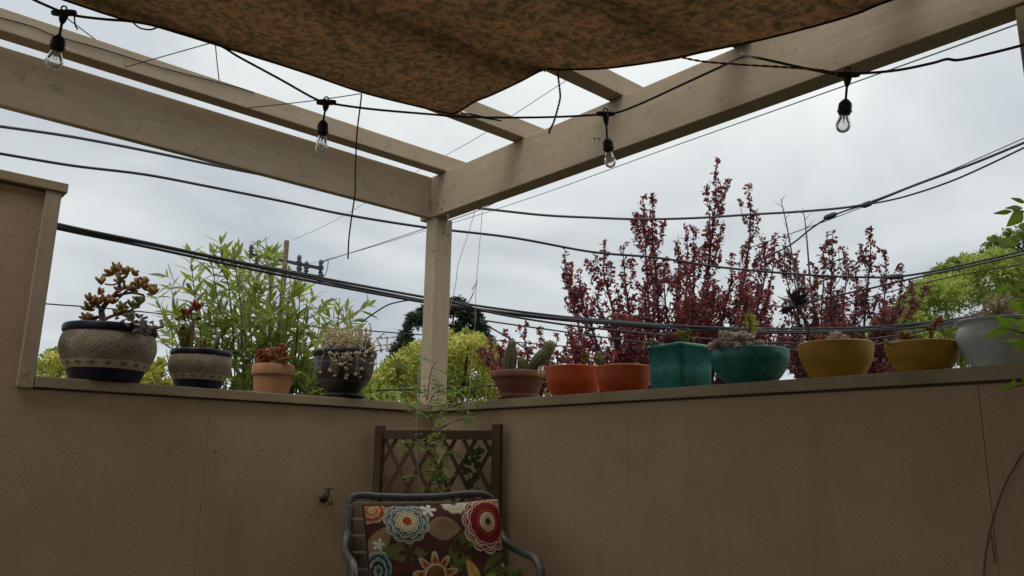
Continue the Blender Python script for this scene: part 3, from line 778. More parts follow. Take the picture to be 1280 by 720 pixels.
# ------------------------------------------------------------------ training twines by the post
cable('garden_twine', [(560, 268, 3.76), (559, 290, 3.76), (553, 312, 3.76), (547, 345, 3.76), (540, 372, 3.76), (531, 405, 3.76), (526, 440, 3.76), (523, 480, 3.72), (522, 510, 3.6), (520, 560, 3.5), (526, 620, 3.45)], 0.0013, M['twine'], 'pale twine strung down the left side of the corner post to the trellis', 'twine')
cable('garden_twine', [(594, 262, 3.7), (586, 290, 3.7), (573, 330, 3.7), (570, 352, 3.72), (564, 380, 3.74), (551, 425, 3.74), (543, 470, 3.72), (540, 505, 3.66)], 0.0013, M['twine'], 'pale twine crossing in front of the corner post diagonally', 'twine')
cable('garden_twine', [(603, 260, 3.7), (600, 300, 3.7), (597, 335, 3.7), (595, 360, 3.7), (594, 400, 3.7), (590, 450, 3.68), (586, 500, 3.62), (584, 535, 3.5)], 0.0013, M['twine'], 'pale tangled twine hanging free to the right of the corner post', 'twine')
cable('garden_twine', [(597, 350, 3.7), (590, 362, 3.7), (596, 355, 3.71), (584, 382, 3.7), (592, 366, 3.69), (588, 376, 3.7)], 0.0012, M['twine'], 'small knot of loose twine beside the corner post', 'twine')

# ------------------------------------------------------------------ potted plants on the ledges
def set_cols(me, cols):
    at = me.attributes.new('col', 'FLOAT_COLOR', 'POINT')
    a = np.ones((len(cols), 4), dtype=np.float32); a[:, :3] = np.array(cols, dtype=np.float32)
    at.data.foreach_set('color', a.ravel())

def set_rnd(me, vals=None, poly_group=1):
    at = me.attributes.new('rnd', 'FLOAT', 'FACE')
    n = len(me.polygons)
    if vals is None:
        g = RNG.random((n + poly_group - 1) // poly_group); vals = np.repeat(g, poly_group)[:n]
    at.data.foreach_set('value', np.asarray(vals, dtype=np.float32))

def dense(prof, step):
    o = []
    for (r0, z0), (r1, z1) in zip(prof, prof[1:]):
        k = max(1, int(math.hypot(r1 - r0, z1 - z0) / step))
        o += [(r0 + (r1 - r0) * i / k, z0 + (z1 - z0) * i / k) for i in range(k)]
    return o + [prof[-1]]

def spline_prof(prof, k=6):
    return [(max(q.x, 1e-4), q.y) for q in smooth_path([Vector((a, b, 0)) for a, b in prof], k)]

def lathe_col(name, prof, n, colfn, m, parent):
    """lathed vessel whose glaze or carving comes from colfn(theta, z) -> colour, relief"""
    vs = []; cols = []
    for r_, z in prof:
        for k in range(n):
            th = 2 * math.pi * k / n
            c, dsp = colfn(th, z)
            vs.append(((r_ + dsp) * math.cos(th), (r_ + dsp) * math.sin(th), z)); cols.append(c)
    fs = [(i * n + k, i * n + (k + 1) % n, (i + 1) * n + (k + 1) % n, (i + 1) * n + k) for i in range(len(prof) - 1) for k in range(n)]
    fs.append(tuple(range(n - 1, -1, -1)))
    b = MB().add(vs, fs); o = b.build(name, m, parent); set_cols(o.data, cols)
    return o

def potted(name, px, py, side, label, group=None, off=0.07):
    p = ony(px, py, off) if side == 'L' else onx(px, py, off)
    loc = Vector((p.x, p.y, ZC1 + 0.001))
    root = empty(name, loc, label, 'potted plant', group)
    d_ = depth(loc)
    return root, (lambda x, y, dd=0.0: P(x, y, d_ + dd) - loc), d_ / FPX

def vessel(root, prof, m, n=56, k=6, inner=0.93):
    """hollow pot from an outer profile"""
    o = spline_prof(prof, k)
    rt, zt = o[-1]
    full = o + [(rt - 0.004, zt + 0.002), (rt - 0.010, zt - 0.002), (rt * inner - 0.006, zt - 0.02), (rt * 0.85, zt - 0.028)]
    return MB().lathe(full, n).build('pot', m, root)

def soil(root, r_, z):
    b = MB(); n = 28
    vs = [(0, 0, z + 0.004)]
    for j, f in enumerate((0.35, 0.7, 1.0)):
        vs += [(r_ * f * math.cos(2 * math.pi * k / n), r_ * f * math.sin(2 * math.pi * k / n), z + random.uniform(-.004, .004)) for k in range(n)]
    fs = [(0, 1 + k, 1 + (k + 1) % n) for k in range(n)]
    for j in range(2):
        a = 1 + j * n
        fs += [(a + k, a + n + k, a + n + (k + 1) % n, a + (k + 1) % n) for k in range(n)]
    return b.add(vs, fs).build('soil', M['soil'], root)

def carved_pot(root, rmax, H_):
    cream = (0.42, 0.35, 0.25); groove = (0.235, 0.185, 0.122); band = (0.52, 0.44, 0.31); dia = (0.24, 0.18, 0.11)
    nrep = 7
    def cf(th, z):
        u = th / (2 * math.pi) * nrep; fz = z / H_
        if fz < 0.215:
            return (0.012, 0.012, 0.034), 0.0
        if fz < 0.345:
            uu = (u * 2.5) % 1 - .5; vv = (fz - .28) / .05
            return (dia, -0.0006) if abs(uu) * 3.2 + abs(vv) < 0.95 else (band, 0.0008)
        uu = abs(u % 1 - .5) * 2; vv = abs(((fz - .345) / .52) % 1 - .5) * 2
        d_ = (uu + vv) * 3.6
        if abs((uu + vv) - 1) < .1: d_ = (uu - vv) * 3
        s = 0.5 + 0.5 * math.sin(d_ * 2 * math.pi)
        nz = 0.85 + 0.3 * mnoise.noise(Vector((math.cos(th) * 4, math.sin(th) * 4, z * 30)))
        return tuple((groove[i] + (cream[i] - groove[i]) * s) * nz for i in range(3)), 0.0016 * (s - .5)
    k = rmax; h = H_
    o = spline_prof([(.70 * k, 0), (.71 * k, .03 * h), (.765 * k, .13 * h), (.80 * k, .2 * h), (.90 * k, .33 * h), (.985 * k, .52 * h), (1.0 * k, .64 * h), (.975 * k, .76 * h), (.93 * k, .86 * h)], 6)
    pot = lathe_col('pot', dense(o, h / 60), 190, cf, M['carved'], root)
    rim = [(.925 * k, .845 * h), (.965 * k, .865 * h), (.98 * k, .91 * h), (.975 * k, .96 * h), (.95 * k, .995 * h), (.90 * k, h), (.85 * k, .97 * h), (.83 * k, .90 * h)]
    MB().lathe(spline_prof(rim, 4), 64).build('rim', M['blueglaze'], pot)
    MB().lathe(spline_prof([(.705 * k, 0.001), (.72 * k, .03 * h), (.772 * k, .13 * h), (.808 * k, .205 * h), (.80 * k, .225 * h)], 5), 64).build('foot', M['blueglaze'], pot)
    soil(root, .86 * k, .92 * h)
    return pot

def fingers(parent, me, base, axis, n, L, spread, w):
    """whorl of fleshy leaves, each its own piece"""
    axis = Vector(axis).normalized()
    for k in range(n):
        a = 2.4 * k; s_ = spread * (0.35 + 0.65 * (k + 1) / n)
        x_ = axis.orthogonal().normalized(); y_ = axis.cross(x_)
        d_ = (axis * math.cos(s_) + (x_ * math.cos(a) + y_ * math.sin(a)) * math.sin(s_)).normalized()
        l_ = L * random.uniform(.75, 1.15)
        inst('leaf', me, parent, frame(Vector(base) - axis * (0.25 * L * k / n), d_, axis, w, l_, w))

FING = MB().fat((0, 0, 0), (0, 1, 0), 0.5, 7).mesh('leaf', M['jade'])
FINGG = MB().fat((0, 0, 0), (0, 1, 0), 0.5, 7).mesh('leaf', M['jade_green'])

def rosettes(name, items, m, parent, up=Vector((-.35, -.45, 1)), n=14):
    """cluster of small fleshy rosettes (centre, radius)"""
    b = MB(); vals = []
    for c, r_ in items:
        c = Vector(c); ax = (up + Vector((random.uniform(-.6, .6), random.uniform(-.6, .6), random.uniform(-.2, .3)))).normalized()
        x_ = ax.orthogonal().normalized(); y_ = ax.cross(x_); g = random.random()
        for k in range(n):
            a = 2.4 * k; s_ = 0.25 + 1.15 * k / n
            d_ = ax * math.cos(s_) + (x_ * math.cos(a) + y_ * math.sin(a)) * math.sin(s_)
            f0 = len(b.f)
            b.fat(c, c + d_ * r_ * (0.75 + .3 * k / n), r_ * 0.24, 5, ((0, .5), (.5, 1), (.85, .7), (1, .1)))
            vals += [min(1, max(0, g + random.uniform(-.25, .25)))] * (len(b.f) - f0)
    o = b.build(name, m, parent); set_rnd(o.data, vals)
    return o

def sprigs(name, items, m, parent, leaf_l=0.014, leaf_w=0.008, stem_r=0.0015, dens=240):
    """little leafy stems (base, tip)"""
    b = MB(); vals = []
    for a, t_ in items:
        a = Vector(a); t_ = Vector(t_); g = random.random()
        f0 = len(b.f)
        b.tube([a, a.lerp(t_, .5) + Vector((random.uniform(-.004, .004),) * 3), t_], [stem_r, stem_r * .7], 5)
        n = max(4, int((t_ - a).length * dens))
        for k in range(n):
            u = 0.15 + .85 * k / n; c = a.lerp(t_, u)
            d_ = ((t_ - a).normalized() * .6 + Vector((random.uniform(-1, 1), random.uniform(-1, 1), random.uniform(-.4, .8)))).normalized()
            b.fat(c, c + d_ * leaf_l * random.uniform(.7, 1.2), leaf_w * .5, 5, ((0, .4), (.5, 1), (1, .15)))
        vals += [min(1, max(0, g + random.uniform(-.2, .2))) for _ in range(len(b.f) - f0)]
    o = b.build(name, m, parent); set_rnd(o.data, vals)
    return o

# 1 large carved pot with a branching jade
rt, pp, sc = potted('potted_plant', 130, 480, 'L', 'large cream carved pot with dark blue rim and branching reddish jade plant')
carved_pot(rt, 0.171, 0.215)
limbs = [([(129, 405), (128, 396), (127, 388), (132, 380), (140, 372), (147, 364)], .014, .007), ([(147, 364), (150, 352), (150, 345), (149, 338)], .006, .004), ([(140, 372), (152, 368), (165, 366), (180, 369)], .007, .004),
         ([(127, 388), (122, 382), (117, 379)], .008, .005), ([(131, 399), (140, 395), (150, 392), (163, 388), (172, 382)], .007, .004), ([(150, 352), (142, 356), (131, 355)], .004, .003), ([(149, 372), (160, 362), (170, 358)], .005, .003), ([(124, 396), (114, 397), (108, 398)], .006, .004)]
b = MB()
for ln, r0, r1 in limbs:
    w3 = smooth_path([pp(x, y, random.uniform(-.02, .02)) for x, y in ln], 4)
    b.tube(w3, [r0, r1], 8)
st = b.build('stem', M['succ_stem'], rt)
for x, y, n, L, sp, me in ((146, 338, 9, .034, 1.0, FING), (158, 341, 9, .032, 1.1, FING), (138, 343, 7, .030, 1.1, FING), (167, 342, 6, .028, 1, FING), (150, 350, 7, .03, 1.3, FING), (127, 354, 5, .032, .9, FING), (173, 357, 10, .034, 1.2, FING), (184, 361, 10, .034, 1.2, FING), (192, 366, 8, .034, 1.2, FING), (180, 352, 6, .03, 1, FING),
                          (165, 362, 7, .03, 1.2, FING), (113, 376, 9, .034, 1.1, FING), (121, 380, 9, .034, 1.2, FING), (132, 376, 8, .032, 1.2, FING), (140, 378, 6, .03, 1.1, FING), (110, 386, 7, .032, 1.2, FING), (124, 367, 4, .03, .6, FING), (152, 385, 8, .034, 1.2, FINGG), (166, 383, 8, .034, 1.1, FINGG), (175, 378, 8, .036, 1.1, FINGG), (158, 394, 8, .034, 1.2, FINGG), (145, 392, 6, .03, 1.2, FINGG),
                          (108, 397, 8, .032, 1.2, FING), (105, 402, 5, .03, 1.1, FING), (116, 400, 5, .03, 1.1, FING), (150, 363, 5, .028, 1.2, FING), (157, 360, 5, .028, 1.2, FING)):
    dd = random.uniform(-.03, .03)
    fingers(st, me, pp(x, y, dd), Vector((random.uniform(-.5, .5), random.uniform(-.4, .4), 1)), n, L, sp, 0.0135)
rosettes('rosette_cluster', [(pp(x, y, -.06 + random.uniform(-.03, .02)), .013) for x, y in [(random.uniform(146, 184), random.uniform(394, 408)) for _ in range(26)] + [(random.uniform(170, 204), random.uniform(402, 418)) for _ in range(34)] + [(176, 416), (182, 420), (170, 414)]], M['grey_rosette'], rt, n=9)

# 2 small carved pot
rt, pp, sc = potted('potted_plant', 247, 487, 'L', 'small cream carved pot with dark blue rim and thin red-tipped succulent')
carved_pot(rt, 0.1235, 0.158)
b = MB(); b.tube(smooth_path([pp(239, 438), pp(241, 420), pp(242, 405), pp(239, 393), pp(241, 386)], 4), [.006, .003], 7).tube(smooth_path([pp(241, 412), pp(236, 400), pp(231, 393)], 4), [.004, .002], 6)
st = b.build('stem', M['succ_stem'], rt)
sprigs('leaves', [(pp(244, 390), pp(250, 380)), (pp(242, 388), pp(244, 379)), (pp(232, 395), pp(228, 389)), (pp(234, 394), pp(236, 388))], M['red_succ'], rt, .022, .011, dens=500)
sprigs('leaves', [(pp(234, 402, .01), pp(226, 396, .01)), (pp(236, 398), pp(222, 399)), (pp(240, 400), pp(252, 397))], M['olive_succ'], rt, .022, .010, dens=300)
sprigs('clump', [(pp(random.uniform(226, 240), 437, .03), pp(random.uniform(218, 243), random.uniform(405, 424), .03 + random.uniform(-.02, .02))) for _ in range(22)], M['olive_succ'], rt, .015, .009, dens=260)
sprigs('leaves', [(pp(x, 438), pp(x + random.uniform(-3, 3), 426 + random.uniform(-4, 4))) for x in (246, 250, 254, 257)], M['red_succ'], rt, .014, .007, dens=260)
MB().tube([pp(270, 440), pp(271, 430), pp(272.5, 422), pp(273.5, 419)], [.009, .010, .009, .004], 10).build('cactus', M['cactus'], rt)

# 3 terracotta pot
rt, pp, sc = potted('potted_plant', 339, 493, 'L', 'plain pale terracotta pot with thick rim and small red-green succulents')
k = .0915
pot = vessel(rt, [(.80 * k, 0), (.83 * k, .02), (.905 * k, .082)], M['terracotta'], k=3)
MB().lathe([(.905 * k, .080), (.985 * k, .0815), (1.0 * k, .085), (1.0 * k, .124), (.97 * k, .128), (.90 * k, .127), (.88 * k, .10)], 56).build('rim', M['terracotta'], pot)
soil(rt, .9 * k, .115)
sprigs('leaves', [(pp(random.uniform(322, 358), 458, random.uniform(-.05, .03)), pp(random.uniform(318, 360), random.uniform(436, 450), random.uniform(-.06, .03))) for _ in range(22)], M['red_succ'], rt, .018, .010, dens=330)
sprigs('flower', [(pp(350, 446, -.03), pp(352, 431, -.03)), (pp(354, 446, -.03), pp(357, 433, -.03))], M['red_succ'], rt, .016, .010, dens=500)

# 4 black pot with saucer, dry sedum
rt, pp, sc = potted('potted_plant', 428, 497, 'L', 'black painted footed pot on a saucer with dry tan sedum spilling over')
def bc(th, z):
    u = th / (2 * math.pi) * 9; c = (0.024, 0.022, 0.021)
    uu = (u % 1 - .5); vv = (z - .125) / .055
    d_ = math.hypot(uu * 1.3, vv)
    if .26 < d_ < .36 or (.12 < d_ < .17): c = (0.17, 0.13, 0.075)
    if abs(z - .078) < .003 or abs(z - .165) < .002: c = (0.10, 0.09, 0.075)
    return c, (0.0008 if .26 < d_ < .36 else 0)
k = .15
pr = spline_prof([(.50 * k, .012), (.52 * k, .03), (.62 * k, .05), (.80 * k, .085), (.90 * k, .125), (.93 * k, .165), (.94 * k, .19)], 6)
pot = lathe_col('pot', dense(pr, .004), 160, bc, M['blackpot'], rt)
MB().lathe(spline_prof([(.935 * k, .188), (.96 * k, .195), (1.0 * k, .208), (1.0 * k, .218), (.96 * k, .224), (.88 * k, .216), (.85 * k, .19)], 4), 56).build('rim', M['blackplastic'], pot)
MB().lathe([(.60 * k, 0), (.66 * k, .004), (.70 * k, .016), (.68 * k, .020), (.52 * k, .013)], 56).build('saucer', M['blackplastic'], rt)
soil(rt, .86 * k, .205)
it = []
for _ in range(110):
    x = random.gauss(436, 19); y = random.uniform(404, 438)
    it.append((pp(x + random.uniform(-6, 6), 440, random.uniform(-.10, .05)), pp(x, y, random.uniform(-.12, .06))))
sprigs('sedum', it, M['dry_sedum'], rt, .016, .008, dens=75)
it = []
for x0, x1, y1 in ((420, 413, 462), (425, 424, 458), (432, 430, 470), (438, 436, 466), (446, 441, 476), (450, 452, 468), (440, 447, 462), (455, 458, 460), (415, 420, 452), (428, 416, 456), (436, 427, 478 - 8), (447, 455, 472 - 4)):
    a_ = pp(x0, 442, -.13); t_ = pp(x1, y1, -.16); it += [(a_, t_)]
ros = []
tb = MB()
for _ in range(40):
    x = random.gauss(436, 15); y = 441 + abs(random.gauss(0, 13))
    if y > 474: continue
    x0 = x + random.uniform(-8, 8)
    tb.tube(smooth_path([pp(x0, 441, -.10), pp((x + x0) / 2 + random.uniform(-3, 3), (y + 440) / 2 - 2, -.155), pp(x, y, -.165)], 3), [.0016, .001], 4, False)
    ros.append((pp(x, y, -.165), random.uniform(.008, .013)))
tb.build('trailing_stems', M['dry_stem'], rt)
rosettes('trailing_rosettes', ros, M['dry_sedum'], rt, n=8)['kind'] = 'stuff'
rosettes('rosette_cluster', [(pp(x, y, -.15), .014) for x, y in ((420, 452), (428, 448), (432, 462), (438, 457), (450, 450), (456, 446), (460, 440), (464, 437), (468, 440), (434, 470), (452, 462), (424, 456), (466, 446))], M['dry_sedum'], rt)
sprigs('flower_stalk', [(pp(458, 438, -.05), pp(477, 420, -.05)), (pp(470, 425, -.05), pp(480, 416, -.05)), (pp(474, 424, -.05), pp(494, 421, -.05)), (pp(468, 432, -.05), pp(492, 431, -.05)), (pp(440, 420), pp(452, 405))], M['dry_sedum'], rt, .012, .008, dens=90)
MB().tube([pp(459, 440, -.06), pp(461, 430, -.06), pp(461, 423, -.06)], [.010, .012, .005], 8).build('cactus', M['cactus'], rt)

# 5 terracotta bowl of cacti
rt, pp, sc = potted('potted_plant', 648, 498, 'R', 'weathered terracotta bowl on a saucer with three ribbed cacti')
k = .127
pot = vessel(rt, [(.62 * k, .012), (.66 * k, .03), (.82 * k, .065), (.93 * k, .096)], M['terracotta_dark'])
MB().lathe([(.925 * k, .094), (.99 * k, .096), (1.01 * k, .102), (1.0 * k, .124), (.96 * k, .129), (.88 * k, .126), (.86 * k, .10)], 56).build('rim', M['terracotta_dark'], pot)
MB().lathe([(.66 * k, 0), (.74 * k, .004), (.78 * k, .024), (.75 * k, .026), (.62 * k, .013)], 56).build('saucer', M['terracotta_dark'], rt)
soil(rt, .88 * k, .112)
def cactus(pts, rads, m, spines=90, ribs=11):
    w3 = smooth_path(pts, 6); n = len(w3); rr = []
    for i in range(n):
        u = i / (n - 1) * (len(rads) - 1); j = min(int(u), len(rads) - 2)
        rr.append(rads[j] + (rads[j + 1] - rads[j]) * (u - j))
    b = MB().tube(w3, rr, ribs * 4)
    nn = ribs * 4
    for i in range(n):
        for q in range(nn):
            v = b.v[i * nn + q]; s_ = 1 + 0.10 * math.cos(q / 4 * 2 * math.pi)
            b.v[i * nn + q] = w3[i] + (v - w3[i]) * s_
    o = b.build('cactus', m, rt)
    sb = MB()
    for _ in range(spines):
        i = random.randrange(1, n); q = random.randrange(ribs) * 4
        v = b.v[i * nn + q]; d_ = (v - w3[i]).normalized() + Vector((random.uniform(-.5, .5), random.uniform(-.5, .5), random.uniform(-.2, .7)))
        sb.tube([v, v + d_.normalized() * .010], [.0007, .0003], 3, False)
    sb.build('spines', M['spine'], o)
cactus([pp(637, 466), pp(637, 455), pp(638, 446), pp(639, 437), pp(640, 432)], [.026, .029, .029, .024, .015], M['cactus'], 130)
cactus([pp(640, 434), pp(640, 430), pp(640.5, 427), pp(640.5, 424.5)], [.016, .018, .015, .003], M['cactus_new'], 50)
cactus([pp(652, 466), pp(652, 457), pp(652, 450), pp(652, 446)], [.016, .019, .017, .004], M['cactus_new'], 60)
cactus([pp(662, 464, .02), pp(670, 454, .01), pp(677, 446), pp(683, 440), pp(686, 437)], [.020, .026, .027, .025, .019], M['cactus'], 130)
cactus([pp(684, 441), pp(686.5, 434), pp(688, 429), pp(688.5, 425.5)], [.020, .026, .024, .005], M['cactus_new'], 90)
sprigs('leaves', [(pp(672, 470, -.12), pp(676, 460, -.12)), (pp(676, 472, -.12), pp(680, 466, -.12)), (pp(682, 496, -.1), pp(681, 487, -.1)), (pp(684, 497, -.1), pp(688, 492, -.1))], M['dry_sedum'], rt, .015, .010, dens=260)

# 6-7 orange bowls
def bowl(rt, k, h, m, foot=.62, rings=True, belly=.95):
    o = spline_prof([(foot * k, 0), (foot * 1.03 * k, .04 * h), ((.80 if foot < .7 else .88) * k, .26 * h), ((.92 if foot < .7 else .955) * k, .5 * h), (belly * 1.03 * k, .75 * h), (k, h)], 14)
    if rings:
        o = [(r_ + 0.0004 * math.sin(z * 2 * math.pi / 0.0062), z) for r_, z in o]
    rt_, zt = o[-1]
    pr = o + [(rt_ - .003, zt + .003), (rt_ - .009, zt), (rt_ - .014, zt - .02), (rt_ * .85, zt - .03)]
    pot = MB().lathe(pr, 64).build('pot', m, rt)
    soil(rt, k * .90, h - .018)
    return pot
rt, pp, sc = potted('potted_plant', 717, 494, 'R', 'orange glazed bowl beside the cactus bowl with two tiny sprigs')
bowl(rt, .121, .120, M['orange'], .74)
sprigs('leaves', [(pp(731, 460), pp(731, 438)), (pp(730, 452), pp(727, 444)), (pp(732, 452), pp(735, 442))], M['olive_succ'], rt, .013, .009, dens=330)
sprigs('leaves', [(pp(x, 461, random.uniform(-.05, .05)), pp(x + random.uniform(-3, 3), 455)) for x in range(690, 745, 6)], M['dry_sedum'], rt, .010, .007, dens=260)
rt, pp, sc = potted('potted_plant', 780, 490, 'R', 'orange glazed bowl next to the square teal pot with one green sprig')
bowl(rt, .110, .103, M['orange'], .72)
sprigs('leaves', [(pp(750, 460), pp(749, 441)), (pp(751, 456), pp(753, 446)), (pp(748, 456), pp(745, 448))], M['pale_green'], rt, .015, .011, dens=330)
sprigs('leaves', [(pp(x, 460, random.uniform(-.05, .05)), pp(x + random.uniform(-3, 3), 455)) for x in range(758, 805, 7)], M['dry_sedum'], rt, .009, .007, dens=260)

# 8 square teal pot
rt, pp, sc = potted('potted_plant', 851, 486, 'R', 'square teal glazed pot with a corner towards the viewer')
def squarepot(rt, s0, s1, h, m, rot):
    def ring(hs, z, n=96, pw=20.0):
        o = []
        for k in range(n):
            a = 2 * math.pi * k / n; c, s_ = math.cos(a), math.sin(a)
            q = (abs(c) ** pw + abs(s_) ** pw) ** (-1 / pw) * hs
            o.append((q * math.cos(a + rot) if False else q * c * math.cos(rot) - q * s_ * math.sin(rot), q * c * math.sin(rot) + q * s_ * math.cos(rot), z))
        return o
    lv = [(s0 * .94, 0), (s0, .004), (s0 + (s1 - s0) * .5, h * .45), (s1 - .002, h * .88), (s1 + .006, h * .905), (s1 + .009, h * .93), (s1 + .009, h * .97), (s1 + .001, h), (s1 - .008, h), (s1 - .013, h * .9)]
    vs = []; n = 96
    for hs, z in lv: vs += ring(hs, z)
    fs = [(i * n + k, i * n + (k + 1) % n, (i + 1) * n + (k + 1) % n, (i + 1) * n + k) for i in range(len(lv) - 1) for k in range(n)]
    fs.append(tuple(range(n - 1, -1, -1))); fs.append(tuple((len(lv) - 1) * n + k for k in range(n)))
    return MB().add(vs, fs).build('pot', m, rt)
squarepot(rt, .080, .086, .163, M['teal'], R(-8))
MB().box((-.063, -.063, .13), (.063, .063, .148), Matrix.Rotation(R(-8), 4, 'Z')).build('soil', M['soil'], rt, False)
MB().ball(pp(838, 424, .0), .028, 16, 10, 1.0, .03).build('cactus', M['red_ball'], rt)
sprigs('leaves', [(pp(random.uniform(848, 860), 434), pp(random.uniform(846, 864), random.uniform(411, 425))) for _ in range(10)] + [(pp(867, 434), pp(867, 424))], M['lime_succ'], rt, .014, .010, dens=300)
rosettes('rosette_cluster', [(pp(x, y, .03), .017) for x, y in ((808, 431), (814, 427), (820, 430), (816, 433), (806, 436))], M['pale_green'], rt, n=10)

# 9 teal bowl
rt, pp, sc = potted('potted_plant', 938, 480, 'R', 'wide dark teal round bowl with a mound of pinkish rosettes and a tall pale plant')
bowl(rt, .134, .117, M['teal_dark'], .60, False, .97)
it = [(pp(random.gauss(922, 9), random.uniform(421, 436), random.uniform(-.08, .06)), .028) for _ in range(46)] + [(pp(random.uniform(888, 908), random.uniform(430, 440), random.uniform(-.05, .05)), .025) for _ in range(18)]
rosettes('rosette_mound', it, M['pink_rosette'], rt, n=12)
MB().tube(smooth_path([pp(939, 438), pp(938, 425), pp(937, 412), pp(938, 400)], 4), [.006, .004], 7).tube(smooth_path([pp(936, 436), pp(930, 422), pp(926, 412)], 4), [.004, .003], 6).tube(smooth_path([pp(944, 437), pp(941, 428), pp(943, 420)], 4), [.004, .003], 6).build('stem', M['succ_stem'], rt)
b = MB()
for x0, y0, x1, y1 in ((937, 404, 934, 388), (938, 403, 946, 394), (938, 406, 950, 401), (937, 406, 928, 401), (938, 410, 949, 409), (937, 401, 940, 388), (938, 409, 928, 411), (937, 403, 931, 392), (938, 412, 946, 414)):
    b.leaf(pp(x0, y0), pp(x1, y1, random.uniform(-.02, .02)), .017, -FWD, .4)
o_ = b.build('leaves', M['lime_succ'], rt, False); set_rnd(o_.data)
b = MB()
for ln in ([(926, 412), (922, 408), (919, 412)], [(926, 412), (931, 408), (934, 416)], [(943, 420), (947, 412), (953, 411), (957, 417)], [(943, 420), (950, 414), (955, 414)], [(926, 413), (924, 418), (927, 424)], [(937, 412), (930, 410), (926, 414)], [(941, 425), (944, 414), (949, 410)]):
    w3 = smooth_path([pp(x, y, random.uniform(-.02, .02)) for x, y in ln], 4)
    b.tube(w3, [.0075, .0028], 6, flat=.35)
o_ = b.build('curled_leaves', M['grey_leaf'], rt); set_rnd(o_.data)
sprigs('flower_stalk', [(pp(929, 428), pp(930, 400)), (pp(930, 400.5), pp(938, 380)), (pp(937.8, 381), pp(943, 371))], M['red_succ'], rt, .008, .005, .002, dens=110)
sprigs('flower', [(pp(949, 438), pp(951, 428))], M['red_succ'], rt, .010, .008, .002, dens=400)

# 10 yellow bowl with a black aeonium
rt, pp, sc = potted('potted_plant', 1047, 472, 'R', 'mustard yellow bowl with a black aeonium leaning on a long curved stem')
bowl(rt, .114, .110, M['yellow'], .66)
st = MB().tube(smooth_path([pp(1013, 430), pp(1012, 418), pp(1009, 405), pp(1004, 395), pp(998, 387), pp(995, 384)], 4), [.0052, .0046, .005], 8).build('stem', M['succ_stem'], rt)
b = MB(); b.leaf((0, 0, 0), (0, 1, 0), .30, (0, 0, 1), .35, -.15, 6, .68); AEO = b.mesh('leaf', M['aeonium'])
c0 = pp(995, 383)
for k in range(22):
    a = 2.4 * k; s_ = .5 + 1.2 * k / 22; ax = (RIGHT * -.15 + UP * .9 - FWD * .35).normalized()
    x_ = ax.orthogonal().normalized(); y_ = ax.cross(x_)
    d_ = ax * math.cos(s_) + (x_ * math.cos(a) + y_ * math.sin(a)) * math.sin(s_)
    inst('leaf', AEO, st, frame(c0, d_, ax, .046, random.uniform(.046, .072), .046))
for x1, y1 in ((972, 391), (977, 387), (1009, 369), (1005, 367), (975, 394), (1010, 373)):
    d_ = pp(x1, y1, random.uniform(-.03, .03)) - c0
    inst('leaf', AEO, st, frame(c0, d_, -FWD + UP * .5, .045, d_.length, .045))
rosettes('rosette_cluster', [(pp(x, y, -.03), .024) for x, y in ((1046, 421), (1041, 423), (1050, 424), (1045, 427), (1038, 426), (1054, 426))], M['pink_rosette'], rt, n=10)
sprigs('leaves', [(pp(x, 430, random.uniform(-.04, .05)), pp(x + random.uniform(-5, 5), random.uniform(416, 424), random.uniform(-.04, .05))) for x in (1024, 1028, 1031, 1035, 1043, 1061, 1070, 1075, 1080)], M['red_succ'], rt, .012, .008, dens=260)

# 11 second yellow bowl
rt, pp, sc = potted('potted_plant', 1155, 464, 'R', 'mustard yellow bowl next to the grey glazed pot with orange-red sprigs')
bowl(rt, .0995, .086, M['yellow'], .66)
sprigs('leaves', [(pp(1127, 428), pp(1129, 417)), (pp(1133, 428), pp(1131, 419)), (pp(1137, 428), pp(1140, 421)), (pp(1143, 428), pp(1148, 424)), (pp(1162, 428), pp(1163, 412)), (pp(1163, 414), pp(1158, 408)), (pp(1164, 414), pp(1173, 402)), (pp(1170, 405), pp(1177, 400)), (pp(1130, 428, .02), pp(1126, 420, .02)), (pp(1135, 429, .03), pp(1134, 418, .03)), (pp(1150, 428, .03), pp(1152, 422, .03))], M['red_succ'], rt, .018, .011, dens=300)
MB().fat(pp(1113, 432), pp(1105, 424), .007, 8).build('finger_leaf', M['mustard_leaf'], rt)

# 12 grey glazed pot
rt, pp, sc = potted('potted_plant', 1250, 458, 'R', 'pale grey glazed urn-shaped pot with a tuft of dry straw')
k = .100
vessel(rt, [(.66 * k, 0), (.70 * k, .012), (.86 * k, .045), (.98 * k, .08), (.955 * k, .105), (.88 * k, .116), (.90 * k, .121), (.97 * k, .127), (.99 * k, .131)], M['greyglaze'])
soil(rt, .84 * k, .118)
b = MB()
for _ in range(60):
    x0 = random.gauss(1250, 4); a = random.uniform(-1.3, 1.3); L = random.uniform(14, 30)
    p0 = pp(x0, 404, random.uniform(-.02, .02)); dd = random.uniform(-.05, .05); L *= 1.25
    w3 = smooth_path([p0, pp(x0 + math.sin(a) * L * .5, 402 - math.cos(a) * L * .7, dd * .5), pp(x0 + math.sin(a) * L * .9, 402 - math.cos(a) * L, dd), pp(x0 + math.sin(a) * L * 1.15, 402 - math.cos(a) * L * .75, dd * 1.3)], 3)
    b.tube(w3, [.0030, .0013], 4, False)
for _ in range(40):
    p0 = pp(random.gauss(1250, 4), 386, -.02)
    b.leaf(p0, p0 + Vector((random.uniform(-.02, .02), random.uniform(-.02, .02), random.uniform(.01, .035))), .006)
o_ = b.build('straw_tuft', M['dry_grass'], rt); set_rnd(o_.data)
sprigs('leaves', [(pp(1245, 406), pp(1240, 398)), (pp(1262, 405), pp(1266, 396))], M['dry_sedum'], rt, .012, .008, dens=260)

